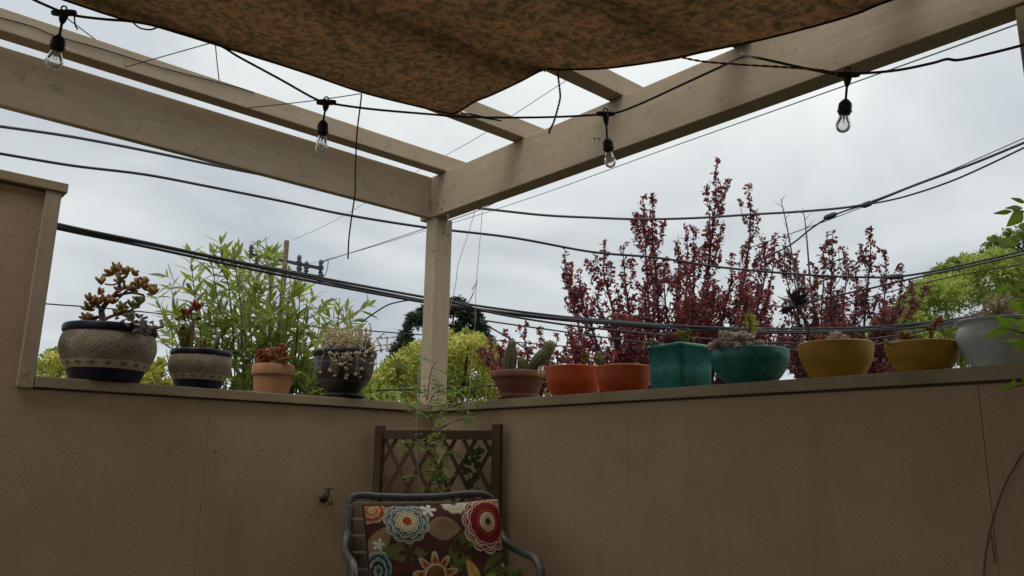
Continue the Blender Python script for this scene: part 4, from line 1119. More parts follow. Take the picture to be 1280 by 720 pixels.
# ------------------------------------------------------------------ trellis across the corner
TL = Vector((-0.337, -0.05, 0)); TR = Vector((-0.05, -0.557, 0))
tu = (TR - TL).normalized(); tn = Vector((tu.y, -tu.x, 0))
if tn.dot(FWD) > 0: tn = -tn          # towards the viewer
TW = (TR - TL).length
tr = empty('trellis', TL, 'dark brown wooden lattice trellis standing across the wall corner behind the chair', 'trellis')
TM = Matrix((tu, tn, Vector((0, 0, 1)))).transposed().to_4x4()
def tbox(name, u0, u1, n0, n1, z0, z1):
    return MB().box((u0, n0, z0), (u1, n1, z1), TM).build(name, M['trellis'], tr, False, 0.002)
ZT = 1.097
tbox('post', -0.018, 0.020, -0.020, 0.018, 0.002, ZT + .004)
tbox('post', TW - 0.020, TW + 0.018, -0.020, 0.018, 0.002, ZT + .012)
tbox('rail', 0.0205, TW - 0.0205, -0.014, 0.012, ZT - 0.056, ZT - 0.016)
tbox('rail', 0.0205, TW - 0.0205, -0.014, 0.012, 0.28, 0.32)
u0, u1, z0, z1 = 0.021, TW - 0.021, 0.32, ZT - 0.056
sl_ = 1.69
def clip_slat(uc, sgn):
    # line z = z1 - sgn*... passing (uc, z1), going down with u changing by sgn*(dz/1.69)
    a = (uc, z1); bq = (uc + sgn * (z1 - z0) / sl_, z0)
    pts = [a, bq]; o = []
    t0, t1 = 0.0, 1.0
    du = bq[0] - a[0]
    for lim, s_ in ((u0, 1), (u1, -1)):
        fa = (a[0] - lim) * s_; fb = (bq[0] - lim) * s_
        if fa < 0 and fb < 0: return None
        if fa < 0: t0 = max(t0, fa / (fa - fb))
        if fb < 0: t1 = min(t1, fa / (fa - fb))
    if t1 - t0 < 0.03: return None
    f = lambda t: (a[0] + du * t, a[1] + (z0 - z1) * t)
    return f(t0), f(t1)
sp_ = 0.0985
for sgn, nn in ((1, 0.001), (-1, -0.0075)):
    k = -12
    while k < 20:
        uc = 0.028 + k * sp_ + (0.055 if sgn < 0 else 0)
        c = clip_slat(uc, sgn); k += 1
        if not c: continue
        (ua, za), (ub, zb_) = c
        a = Vector((ua, nn, za)); bq = Vector((ub, nn, zb_)); d_ = (bq - a).normalized()
        sd = Vector((d_.z, 0, -d_.x)) * 0.0085; th = Vector((0, 0.003, 0))
        vs = [TM @ (q + s1 * sd + s2 * th) for q in (a, bq) for s1, s2 in ((-1, -1), (1, -1), (1, 1), (-1, 1))]
        MB().add(vs, [(0, 1, 2, 3), (7, 6, 5, 4), (0, 4, 5, 1), (1, 5, 6, 2), (2, 6, 7, 3), (3, 7, 4, 0)]).build('lattice_slat', M['trellis'], tr, False)

# ------------------------------------------------------------------ garden tap
tp = ony(404, 622, 0.0)
tap = empty('garden_tap', tp, 'small aged brass garden tap sticking out of the left wall', 'tap')
MB().lathe([(0.020, 0), (0.022, 0.004), (0.012, 0.007), (0.010, 0.010)], 16, (0, 0, 0), Matrix.Rotation(R(90), 3, 'X')).build('flange', M['brass'], tap)
MB().tube(smooth_path([(0, 0, 0), (-.002, -.03, 0), (-.004, -.06, 0), (-.006, -.075, -.012), (-.007, -.078, -.03)], 4), [.009, .0105], 10).tube([(-.003, -.042, 0), (0, -.040, .022)], [.011, .009], 8).build('spout', M['brass'], tap)
MB().tube([(0, -.040, .02), (.002, -.040, .038)], .0035, 6).build('stem', M['brass'], tap)
b = MB()
for k in range(6):
    a = k * math.pi / 3
    b.tube([(.002, -.040, .037), (.002 + .018 * math.cos(a), -.040 + .018 * math.sin(a), .039)], [.003, .0035], 5)
b.tube([(.002 + .018 * math.cos(a), -.040 + .018 * math.sin(a), .039) for a in [k * math.pi / 8 for k in range(17)]], .0035, 6)
b.build('handle', M['brass'], tap)

# ------------------------------------------------------------------ patio chair
cr_ = Vector((0.924, -0.383, 0)).normalized(); cf_ = Vector((-0.383, -0.924, 0)).normalized()
CB0 = Vector((-0.525, -0.681, 0))                        # under the middle of the top rail
ch = empty('patio_chair', CB0 + cf_ * 0.25, 'grey tubular metal patio chair with tan slatted back in the corner', 'chair')
def cl(u, f, z): return CB0 + cr_ * u + cf_ * f + Vector((0, 0, z)) - ch.location
HW = 0.285
def side(s):
    # upright down the back, sweeping forward into the arm, then down as the front leg
    return [cl(s * (HW - .005), 0.005, .775), cl(s * (HW + .002), 0.025, .735), cl(s * (HW + .008), .045, .69), cl(s * (HW + .016), .085, .655), cl(s * (HW + .026), .16, .635), cl(s * (HW + .03), .28, .628),
            cl(s * (HW + .03), .37, .622), cl(s * (HW + .03), .415, .600), cl(s * (HW + .03), .435, .555), cl(s * (HW + .03), .445, .35), cl(s * (HW + .03), .46, .15), cl(s * (HW + .03), .47, .002)]
rail_ = [cl(-HW + .005, 0.005, .775), cl(-HW + .010, 0, .797), cl(-HW + .04, -.003, .810), cl(-HW + .12, -.004, .806), cl(-.06, -.006, .803), cl(.06, -.006, .806), cl(HW - .13, -.004, .815), cl(HW - .05, -.003, .816), cl(HW - .014, 0, .800), cl(HW - .005, .005, .775)]
MB().tube([q + Vector((0, 0, .007)) for q in smooth_path(rail_, 6)], .0135, 12).build('top_rail', M['chairmetal'], ch)
for s in (-1, 1):
    MB().tube(smooth_path([side(s)[0] + Vector((0, 0, .007))] + side(s)[1:], 6), .0145, 12).build('arm_and_front_leg', M['chairmetal'], ch)
    MB().tube(smooth_path([cl(s * (HW + .006), .045, .69), cl(s * (HW - .01), .085, .56), cl(s * (HW - .012), .10, .42), cl(s * (HW - .01), .06, .2), cl(s * (HW - .005), .0, .002)], 6), .0145, 12).build('rear_leg', M['chairmetal'], ch)
    MB().tube([cl(s * (HW - .012), .09, .40), cl(s * (HW + .02), .30, .41), cl(s * (HW + .03), .475, .40)], .013, 10).build('seat_rail', M['chairmetal'], ch)
for i in range(6):
    zz = .768 - i * .0585; ff = .012 + (i * .0585) * .20
    m = Matrix((cr_, cf_, Vector((0, 0, 1)))).transposed().to_4x4(); m.translation = cl(0, ff, zz)
    MB().box((-HW + .010, -.006, -.027), (HW - .010, .006, .026), m).build('back_slat', M['slat'], ch, False, .004)
for i in range(7):
    ff = .13 + i * .055
    m = Matrix((cr_, cf_, Vector((0, 0, 1)))).transposed().to_4x4(); m.translation = cl(0, ff, .405)
    MB().box((-HW + .006, -.024, -.006), (HW - .006, .024, .006), m).build('seat_slat', M['slat'], ch, False, .004)

# ------------------------------------------------------------------ printed pillow
def lin(c): return tuple(((k / 255 + .055) / 1.055) ** 2.4 if k > 10 else k / 255 / 12.92 for k in c)
BROWN = lin((84, 52, 44)); CREAM = lin((214, 206, 178)); TEAL = lin((38, 92, 98)); TEALD = lin((28, 62, 70)); REDC = lin((150, 36, 48)); REDD = lin((116, 30, 36)); TAN = lin((152, 124, 96))
ORG = lin((196, 112, 54)); GOLD = lin((196, 160, 92)); GRN = lin((104, 108, 60)); GRND = lin((70, 76, 40)); WHT = lin((226, 224, 206)); RUST = lin((160, 74, 44)); LIME = lin((150, 170, 70))
def scal(x, y, cx, cy, r, n, layers, ex=1.0):
    """chrysanthemum: rings of scalloped petals edged in cream; returns a colour or None"""
    dx_, dy_ = (x - cx), (y - cy) / ex
    d_ = math.hypot(dx_, dy_) / r; a = math.atan2(dy_, dx_)
    for i, (rad, nn, fill, edge) in enumerate(layers):
        # inside-out order
        lobe = abs(math.sin(a * nn / 2 + i * 1.1))
        lim = rad * (0.86 + 0.14 * lobe ** .6)
        if d_ < lim:
            if edge is not None and d_ > lim - .055: return edge
            if edge is not None and abs(d_ - (lim - .13)) < .016 and lobe > .35: return edge
            return fill
    return None
def print_col(x, y):
    # x to the right, y down, in print units (about 0.55 mm)
    c = None
    def leafsh(cx, cy, ang, la, lb):
        ca, sa = math.cos(ang), math.sin(ang)
        u = (x - cx) * ca + (y - cy) * sa; v = -(x - cx) * sa + (y - cy) * ca
        return abs(u) < la and abs(v) < lb * (1 - (u / la) ** 2), u / la, v / lb
    # large shapes
    t_, u, v = leafsh(455, 180, .1, 118, 76)
    if t_: c = TAN
    t_, u, v = leafsh(55, 235, -.9, 110, 55)
    if t_: c = TAN
    t_, u, v = leafsh(555, 335, -1.15, 150, 78)
    if t_: c = GRN if math.sin(u * 9) * .5 + abs(v) < .75 else GRND
    t_, u, v = leafsh(195, 310, .15, 145, 56)
    if t_: c = GRN
    for cx, cy in ((225, 315), (560, 320)):
        d_ = math.hypot(x - cx, y - cy); a = math.atan2(y - cy, x - cx)
        if d_ < 62 * abs(math.sin(a * 2.5)) ** .7: c = BROWN
    t_, u, v = leafsh(800, 420, -.5, 130, 60)
    if t_: c = GRND if abs(v) < .12 else GRN
    t_, u, v = leafsh(625, 470, 1.25, 95, 38)
    if t_: c = GOLD if abs(v) > .1 else ORG
    t_, u, v = leafsh(760, 525, .0, 100, 50)
    if t_: c = LIME
    # flowers
    k = scal(x, y, 40, 36, 85, 8, [(.25, 7, GOLD, CREAM), (.6, 8, ORG, CREAM), (1, 9, RUST, CREAM)])
    if k: c = k
    k = scal(x, y, 560, 8, 90, 8, [(.3, 7, TEAL, CREAM), (.65, 8, CREAM, GOLD), (1, 9, CREAM, TAN)])
    if k: c = k
    k = scal(x, y, 235, 122, 142, 10, [(.20, 20, RUST, None), (.30, 8, GOLD, CREAM), (.44, 9, GOLD, CREAM), (.56, 10, TAN, CREAM), (.78, 10, TEAL, CREAM), (1, 11, TEAL, CREAM)])
    if k: c = k
    k = scal(x, y, 760, 160, 172, 10, [(.12, 8, TEALD, None), (.33, 40, GOLD, CREAM), (.52, 12, RUST, REDD), (.68, 10, REDC, REDD), (.85, 9, REDC, CREAM), (1.03, 11, REDC, CREAM)], 1.14)
    if k: c = k
    k = scal(x, y, 40, 400, 78, 8, [(.3, 7, TEAL, CREAM), (.65, 8, TEALD, CREAM), (1, 7, TEAL, CREAM)], 1.5)
    if k: c = k
    # lotus
    d_ = math.hypot(x - 380, y - 465); a = math.atan2(y - 465, x - 380) + math.pi / 2
    pet = abs(math.cos(a * 4.5)) ** .55 if True else 0
    lim = 72 + 74 * max(0, math.cos(a * 9) * .5 + .5) ** .8
    if d_ < lim:
        c = CREAM if d_ > lim - 12 else (RUST if d_ > lim * .58 and abs(math.cos(a * 4.5)) > .7 and d_ < lim - 34 else GOLD if d_ > lim - 34 else ORG)
        if d_ < 70: c = CREAM if d_ > 60 else RUST if (int(d_ / 9) + int(a * 6)) % 2 else GRN
    # little white flowers
    for cx, cy, rr in ((385, 48, 52), (872, 440, 40), (52, 250, 36)):
        d_ = math.hypot(x - cx, y - cy); a = math.atan2(y - cy, x - cx)
        if d_ < rr * abs(math.cos(a * 2.5)) ** .8: c = WHT
    return c or BROWN
S = 0.515
pc_top = cl(.034, .058, .783)
down = (Vector((0, 0, -1)) + cf_ * 0.30).normalized()
pn = down.cross(cr_).normalized()
if pn.dot(cf_) < 0: pn = -pn
pl = empty('pillow', ch.location + pc_top + down * S, 'square brown pillow printed with large teal, red and gold flowers on the patio chair', 'pillow')
n = 260
vs = []; cols = []
rr_ = Matrix.Rotation(R(3.0), 3, pn)
def pillow_pt(a, bq, sgn):
    x = a * 2 - 1; y = bq * 2 - 1
    pinch = 0.05 * (1 - math.cos(0)) 
    ex = 1 - .05 * (1 - x * x) * 0 ; 
    xx = x * (1 - .045 * (1 - y * y)); yy = y * (1 - .045 * (1 - x * x))
    t_ = max(0, (1 - x ** 4) * (1 - y ** 4)) ** .55
    wr2 = .011 * mnoise.noise(Vector((x * 2.6, y * 2.6, 2))) + .006 * mnoise.noise(Vector((x * 6, y * 6, 8)))
    return rr_ @ (cr_ * (xx * S / 2) + down * ((yy - 1) * S / 2)) + pn * (sgn * (.082 * t_) + wr2 * t_ + .06)
off_ = Vector((0, 0, 0))
for sgn in (1, -1):
    vs = []; cols = []
    nn = n if sgn == 1 else 60
    for j in range(nn + 1):
        for i in range(nn + 1):
            vs.append(pillow_pt(i / nn, j / nn, sgn))
            cols.append(print_col(i / nn * 880, j / nn * 880) if sgn == 1 else BROWN)
    fs = [(j * (nn + 1) + i, j * (nn + 1) + i + 1, (j + 1) * (nn + 1) + i + 1, (j + 1) * (nn + 1) + i) for j in range(nn) for i in range(nn)]
    o = MB().add(vs, fs).build('front_cover' if sgn == 1 else 'back_cover', M['pillow'], pl)
    set_cols(o.data, cols)
edge = [pillow_pt(i / 40, 0, 0) for i in range(41)] + [pillow_pt(1, j / 40, 0) for j in range(1, 41)] + [pillow_pt(1 - i / 40, 1, 0) for i in range(1, 41)] + [pillow_pt(0, 1 - j / 40, 0) for j in range(1, 41)]
MB().tube(edge, .0042, 6).build('piping', M['piping'], pl)

# ------------------------------------------------------------------ foliage helpers
def leaf_cloud(name, pts, dirs, nrm, L, W, m, parent, rnd, kind=None):
    """many small leaves as one mesh: every leaf is a folded diamond"""
    pts = np.asarray(pts, float); n = len(pts)
    d = np.asarray(dirs, float); d /= np.linalg.norm(d, axis=1)[:, None] + 1e-9
    s = np.cross(d, nrm); s /= np.linalg.norm(s, axis=1)[:, None] + 1e-9
    u = np.cross(s, d)
    L = np.broadcast_to(L, n)[:, None]; W = np.broadcast_to(W, n)[:, None]
    v = np.empty((n, 4, 3))
    v[:, 0] = pts
    v[:, 1] = pts + d * L * .45 + s * W * .5 + u * W * .16
    v[:, 2] = pts + d * L
    v[:, 3] = pts + d * L * .45 - s * W * .5 + u * W * .16
    me = bpy.data.meshes.new(name)
    me.vertices.add(n * 4); me.vertices.foreach_set('co', v.ravel())
    me.loops.add(n * 4); me.loops.foreach_set('vertex_index', np.arange(n * 4, dtype=np.int32))
    me.polygons.add(n); me.polygons.foreach_set('loop_start', np.arange(0, n * 4, 4, dtype=np.int32))
    me.update(calc_edges=True)
    me.materials.append(m)
    at = me.attributes.new('rnd', 'FLOAT', 'FACE'); at.data.foreach_set('value', np.clip(np.asarray(rnd, dtype=np.float32), 0, 1))
    o = bpy.data.objects.new(name, me); COL.objects.link(o)
    if parent: o.parent = parent
    if kind: o['kind'] = kind
    return o

def rdirs(n):
    v = RNG.normal(size=(n, 3)); return v / np.linalg.norm(v, axis=1)[:, None]

def clump_tree(name, label, clumps, base, m, leaf_l, leaf_w, per, group=None, trunk_r=.14, bark='bark', shell=.55, limb=14, cat='tree'):
    """trunk, limbs to the clumps, and a crown of leaf clumps (centre, radius, tone)"""
    base = Vector(base)
    root = empty(name, base, label, cat, group)
    pts = []; nr = []; rn = []
    for c, r_, tone in clumps:
        nb = 11
        bd = rdirs(nb); bd[:, 2] = np.where(RNG.random(nb) < .4, np.abs(bd[:, 2]), bd[:, 2])
        for q in bd:
            cc = np.array(c) + q * r_ * RNG.uniform(.45, .85) * np.array((1, 1, .85)); rr2 = r_ * RNG.uniform(.28, .48)
            k = max(5, int(per * r_ * r_ / nb))
            d_ = rdirs(k); d_[:, 2] = np.where(RNG.random(k) < .3, np.abs(d_[:, 2]), d_[:, 2])
            rad = rr2 * (shell + (1.1 - shell) * RNG.random(k) ** .5)
            pts.append(cc + d_ * rad[:, None]); nr.append(d_ + q * .3); rn.append(np.clip(tone + RNG.normal(0, .12) + RNG.normal(0, .09, k), 0, 1))
    pts = np.concatenate(pts) - np.array(base); nr = np.concatenate(nr); rn = np.concatenate(rn)
    n = len(pts)
    dirs = nr * .5 + rdirs(n) * .9; nn = nr + rdirs(n) * .7
    leaf_cloud('crown', pts, dirs, nn, leaf_l * RNG.uniform(.7, 1.3, n), leaf_w * RNG.uniform(.7, 1.2, n), m, root, rn)
    b = MB(); cs = [Vector(c) - base for c, _, _ in clumps]
    top = sum(cs, Vector()) / len(cs)
    fork = Vector((top.x * .2, top.y * .2, max(.5, top.z * .45)))
    b.tube(smooth_path([(0, 0, -.05), fork * .5 + Vector((.08, .05, 0)), fork], 4), [trunk_r, trunk_r * .7], 10)
    for c in random.sample(cs, min(limb, len(cs))):
        mid = fork.lerp(c, .5) + Vector((random.uniform(-.2, .2), random.uniform(-.2, .2), random.uniform(0, .3)))
        b.tube(smooth_path([fork, mid, c], 4), [trunk_r * .45, trunk_r * .08], 6)
    b.build('trunk', M[bark], root)
    return root

def region(outline, ybot, dep, n, rpx, jit=1.0, tone=(.2, .9), edge=0.5):
    """clumps filling the area under a skyline given in picture terms at a real distance"""
    xs = [q[0] for q in outline]; ys = [q[1] for q in outline]
    o = []
    k = dep / FPX
    for i in range(n):
        x = random.uniform(xs[0], xs[-1]); yt = float(np.interp(x, xs, ys)); r_ = rpx * random.uniform(.6, 1.3)
        y = yt + r_ * .8 if random.random() < edge else random.uniform(yt + r_ * .8, max(ybot, yt + r_))
        o.append((tuple(P(x, y, dep + random.uniform(-jit, jit))), r_ * k, random.uniform(*tone)))
    for i in range(n // 5):
        x = random.uniform(xs[0], xs[-1]); yt = float(np.interp(x, xs, ys)); r_ = rpx * random.uniform(.22, .42)
        o.append((tuple(P(x, yt - r_ * random.uniform(-.6, .9), dep + random.uniform(-jit, jit) * .6)), r_ * k, random.uniform(*tone)))
    return o

def ground_at(px, dep):
    p = P(px, 560, dep); return Vector((p.x, p.y, -3))

# ------------------------------------------------------------------ trees and shrubs beyond the wall
# rounded yellow-green tree behind the post
clump_tree('rounded_tree', 'rounded yellow-green tree with dense clumpy crown behind the corner post',
           region([(440, 505), (455, 482), (478, 470), (490, 452), (510, 440), (530, 432), (550, 437), (566, 424), (585, 420), (600, 424), (618, 440), (632, 462), (645, 480), (665, 500)], 545, 11.5, 330, 16, 1.6, (.05, 1.0), .42),
           ground_at(560, 11.5), M['yellowgreen'], .050, .032, 6500, shell=.8)
clump_tree('pine_tree', 'dark blue-green conifer rising above the yellow-green tree behind the post',
           region([(484, 462), (494, 440), (506, 418), (515, 396), (530, 388), (545, 384), (560, 378), (572, 376), (584, 388), (600, 398), (604, 412), (612, 428)], 470, 26, 130, 9, 1.0, (0, 1), .55),
           ground_at(555, 26), M['conifer'], .17, .06, 2600, trunk_r=.22)
clump_tree('round_bush', 'bright lime bush low at the far left under the carved pot',
           region([(30, 470), (48, 452), (62, 444), (76, 442), (92, 450), (112, 470)], 500, 10, 46, 11, .6, (.2, .9), .5), ground_at(70, 10), M['yellowgreen'], .05, .03, 6000, trunk_r=.08, cat='bush')
clump_tree('small_tree', 'small dark green treetop peeking out beside the large carved pot',
           region([(60, 446), (68, 437), (76, 436), (86, 446)], 455, 18, 8, 7, .4, (.2, .9), .5), ground_at(72, 18), M['midgreen'], .12, .06, 1500, trunk_r=.08)
clump_tree('yellow_shrub', 'yellow-leaved shrub showing between the two carved pots',
           region([(160, 480), (172, 470), (185, 462), (196, 458), (206, 466), (214, 478)], 500, 6.2, 20, 9, .3, (.6, 1.0), .6), ground_at(188, 6.2), M['yellowgreen'], .075, .03, 1800, trunk_r=.04, cat='shrub')
clump_tree('leafy_shrub', 'light green leafy shrub behind the terracotta and black pots',
           region([(285, 492), (310, 474), (340, 466), (380, 458), (410, 470), (450, 480), (490, 492)], 520, 7.2, 60, 14, .4, (.2, .9), .5), ground_at(390, 7.2), M['lightgreen'], .085, .035, 1300, trunk_r=.05, cat='shrub')
clump_tree('broadleaf_tree', 'light green broadleaf tree at the right edge behind the grey pot',
           region([(1118, 420), (1130, 385), (1145, 360), (1165, 347), (1185, 333), (1205, 328), (1222, 322), (1240, 318), (1262, 322), (1300, 318), (1360, 330), (1400, 360)], 500, 15, 460, 15, 2.4, (.0, 1.0), .34),
           ground_at(1260, 15), M['lightgreen'], .075, .04, 3600, trunk_r=.2, shell=.7)
clump_tree('broadleaf_tree', 'taller darker green treetop at the far right above the light green tree',
           region([(1226, 330), (1236, 308), (1248, 298), (1262, 292), (1275, 288), (1300, 280), (1360, 270), (1400, 300)], 380, 18, 80, 15, 1.0, (.1, .9), .5),
           ground_at(1320, 18), M['midgreen'], .11, .06, 1500, trunk_r=.2)
clump_tree('small_tree', 'pale green sapling showing through the right end of the plum tree',
           region([(1075, 450), (1090, 415), (1105, 396), (1122, 380), (1140, 384), (1160, 410), (1180, 440)], 480, 12.5, 70, 11, .6, (.2, 1), .4),
           ground_at(1130, 12.5), M['lightgreen'], .075, .04, 1900, trunk_r=.07)

# purple-leaf plums: upright whippy shoots clothed in leaves
def plum(name, label, dep, trunk_px, spires, fill, m, seed):
    rs = np.random.default_rng(seed); random.seed(seed)
    base = ground_at(trunk_px, dep); root = empty(name, base, label, 'tree', 'purple-leaf plum trees')
    k = dep / FPX
    allp = []; alld = []; alln = []; rn = []
    b = MB()
    fork = P(trunk_px, 590, dep)
    b.tube(smooth_path([Vector((0, 0, -.05)), (fork - base) * .5 + Vector((.1, 0, 0)), fork - base], 4), [.13, .085], 10)
    lst = list(spires)
    for _ in range(fill):
        x = random.uniform(min(s[0] for s in spires) + 4, max(s[0] for s in spires) - 4)
        near = min(spires, key=lambda s: abs(s[0] - x))
        lst.append((x, min(440, max(near[1] + random.uniform(70, 170), 352)), random.uniform(.7, 1.1)))
    for tx, ty, wd in lst:
        dd = random.uniform(-.9, .9)
        bx_ = tx + (trunk_px - tx) * random.uniform(.32, .55)
        L = 500 - ty
        mid = ((tx + bx_) / 2 + (tx - bx_) * random.uniform(.05, .22) + random.uniform(-4, 4), (ty + 500) / 2)
        path = smooth_path([fork + Vector((random.uniform(-.1, .1), random.uniform(-.1, .1), 0)), P(bx_, 505, dep + dd * .6), P(mid[0], mid[1], dep + dd), P(tx + random.uniform(-3, 3), ty + L * .2, dep + dd), P(tx, ty, dep + dd)], 10)
        b.tube([q - base for q in path], [.022, .003], 5, False)
        def tufts(pl, r0, step, u0):
            sg = [0.0]
            for i in range(1, len(pl)): sg.append(sg[-1] + (pl[i] - pl[i - 1]).length)
            d0 = sg[-1] * u0; ph = rs.random() * 50
            xs_ = np.array([tuple(q) for q in pl])
            while d0 < sg[-1]:
                u = d0 / sg[-1]
                d0 += step * k * rs.uniform(.6, 1.4) * (1 + .5 * u)
                if mnoise.noise(Vector((ph, u * 7, dep))) < -.22 and u < .85: continue
                c = np.array([np.interp(d0, sg, xs_[:, i]) for i in range(3)])
                rr2 = r0 * k * rs.uniform(.5, 1.3) * (1.25 - .6 * u)
                nl = int(rs.integers(6, 12))
                off = rs.normal(0, 1, 3); off[2] *= .5
                allp.append(c + off * rr2 * .5 + rs.normal(0, rr2 * .55, (nl, 3))); dq = rdirs(nl); dq[:, 2] += .2
                alld.append(dq); alln.append(rdirs(nl) + np.array((0, 0, .5))); rn.append(np.clip(rs.normal(.5, .2) + rs.normal(0, .2, nl), 0, 1))
        tufts(path[9:], 4.6 * wd, 3.4, .12)
        # forking side shoots
        nsd = int((500 - ty) / 21)
        for q_ in range(nsd):
            i = int(rs.integers(10, int(len(path) * .78))); a0 = path[i]; t_ = (path[i + 1] - path[i]).normalized()
            lat = (RIGHT * random.choice((-1, 1)) * random.uniform(.3, .75) + FWD * random.uniform(-.5, .5))
            ln_ = random.uniform(26, 66) * k * (1 - .55 * i / len(path)) * (.6 + .5 * wd)
            m1 = a0 + (t_ + lat).normalized() * ln_ * .5; e1 = m1 + (t_ * 1.2 + lat * .45).normalized() * ln_ * .6
            sp2 = smooth_path([a0, m1, e1], 6)
            b.tube([q - base for q in sp2], [.006, .002], 4, False)
            tufts(sp2, 4.0 * wd + .6, 3.4, .2)
    pts = np.concatenate(allp) - np.array(base); n_ = len(pts)
    leaf_cloud('crown', pts, np.concatenate(alld), np.concatenate(alln), 5.6 * k * rs.uniform(.55, 1.3, n_), 3.6 * k * rs.uniform(.6, 1.2, n_), m, root, np.concatenate(rn))
    b.build('trunk', M['bark_red'], root)
plum('plum_tree', 'purple-leaf plum tree with tall whippy shoots behind the orange and teal pots', 8.6, 840,
     [(706, 311, .55), (725, 340, .7), (750, 352, .8), (757, 303, .8), (779, 307, .8), (804, 248, .9), (817, 246, .7), (846, 300, .9), (857, 284, .8), (867, 286, .8), (887, 268, .8), (896, 200, .75), (935, 232, .8), (915, 318, .9), (954, 303, .8), (969, 294, .8), (830, 330, 1), (735, 392, .9)], 50, M['plum'], 3)
plum('plum_tree', 'darker plum tree with narrow spires behind the mustard bowls', 9.6, 1045,
     [(983, 296, .8), (996, 318, .9), (1012, 330, .9), (1028, 308, .9), (1041, 287, .9), (1056, 311, .9), (1070, 345, .9), (1088, 287, .7), (1106, 316, .6), (1126, 334, .6), (1138, 354, .5), (1116, 370, .8)], 58, M['plum_dark'], 5)
plum('plum_tree', 'small plum sapling of a few thin shoots above the cactus bowl', 8.2, 655,
     [(658, 404, .35), (612, 428, .6), (626, 436, .6), (680, 452, .6), (696, 440, .6)], 3, M['plum'], 9)
random.seed(21)
# bare twigs standing out of the plum tops
for pts_, lab in (([(1000, 372), (992, 330), (984, 285), (979, 262), (976, 250)], 'bare forked twig standing above the plum tree under the cables'), ([(1012, 345), (1009, 305), (1006, 275), (1004, 262)], 'second bare twig right of the forked one above the plum tree')):
    w3 = smooth_path([P(x, y, 8.9) for x, y in pts_], 5); o0 = w3[0].copy()
    b = MB().tube([q - o0 for q in w3], [.012, .003], 5)
    for i in range(6, len(w3), 2):
        q = w3[i] - o0
        b.tube([q, q + RIGHT * random.uniform(-.1, .1) + UP * random.uniform(.03, .12)], [.004, .0015], 4)
    tag(b.build('bare_twig', M['cane']), lab, 'twig').location = o0

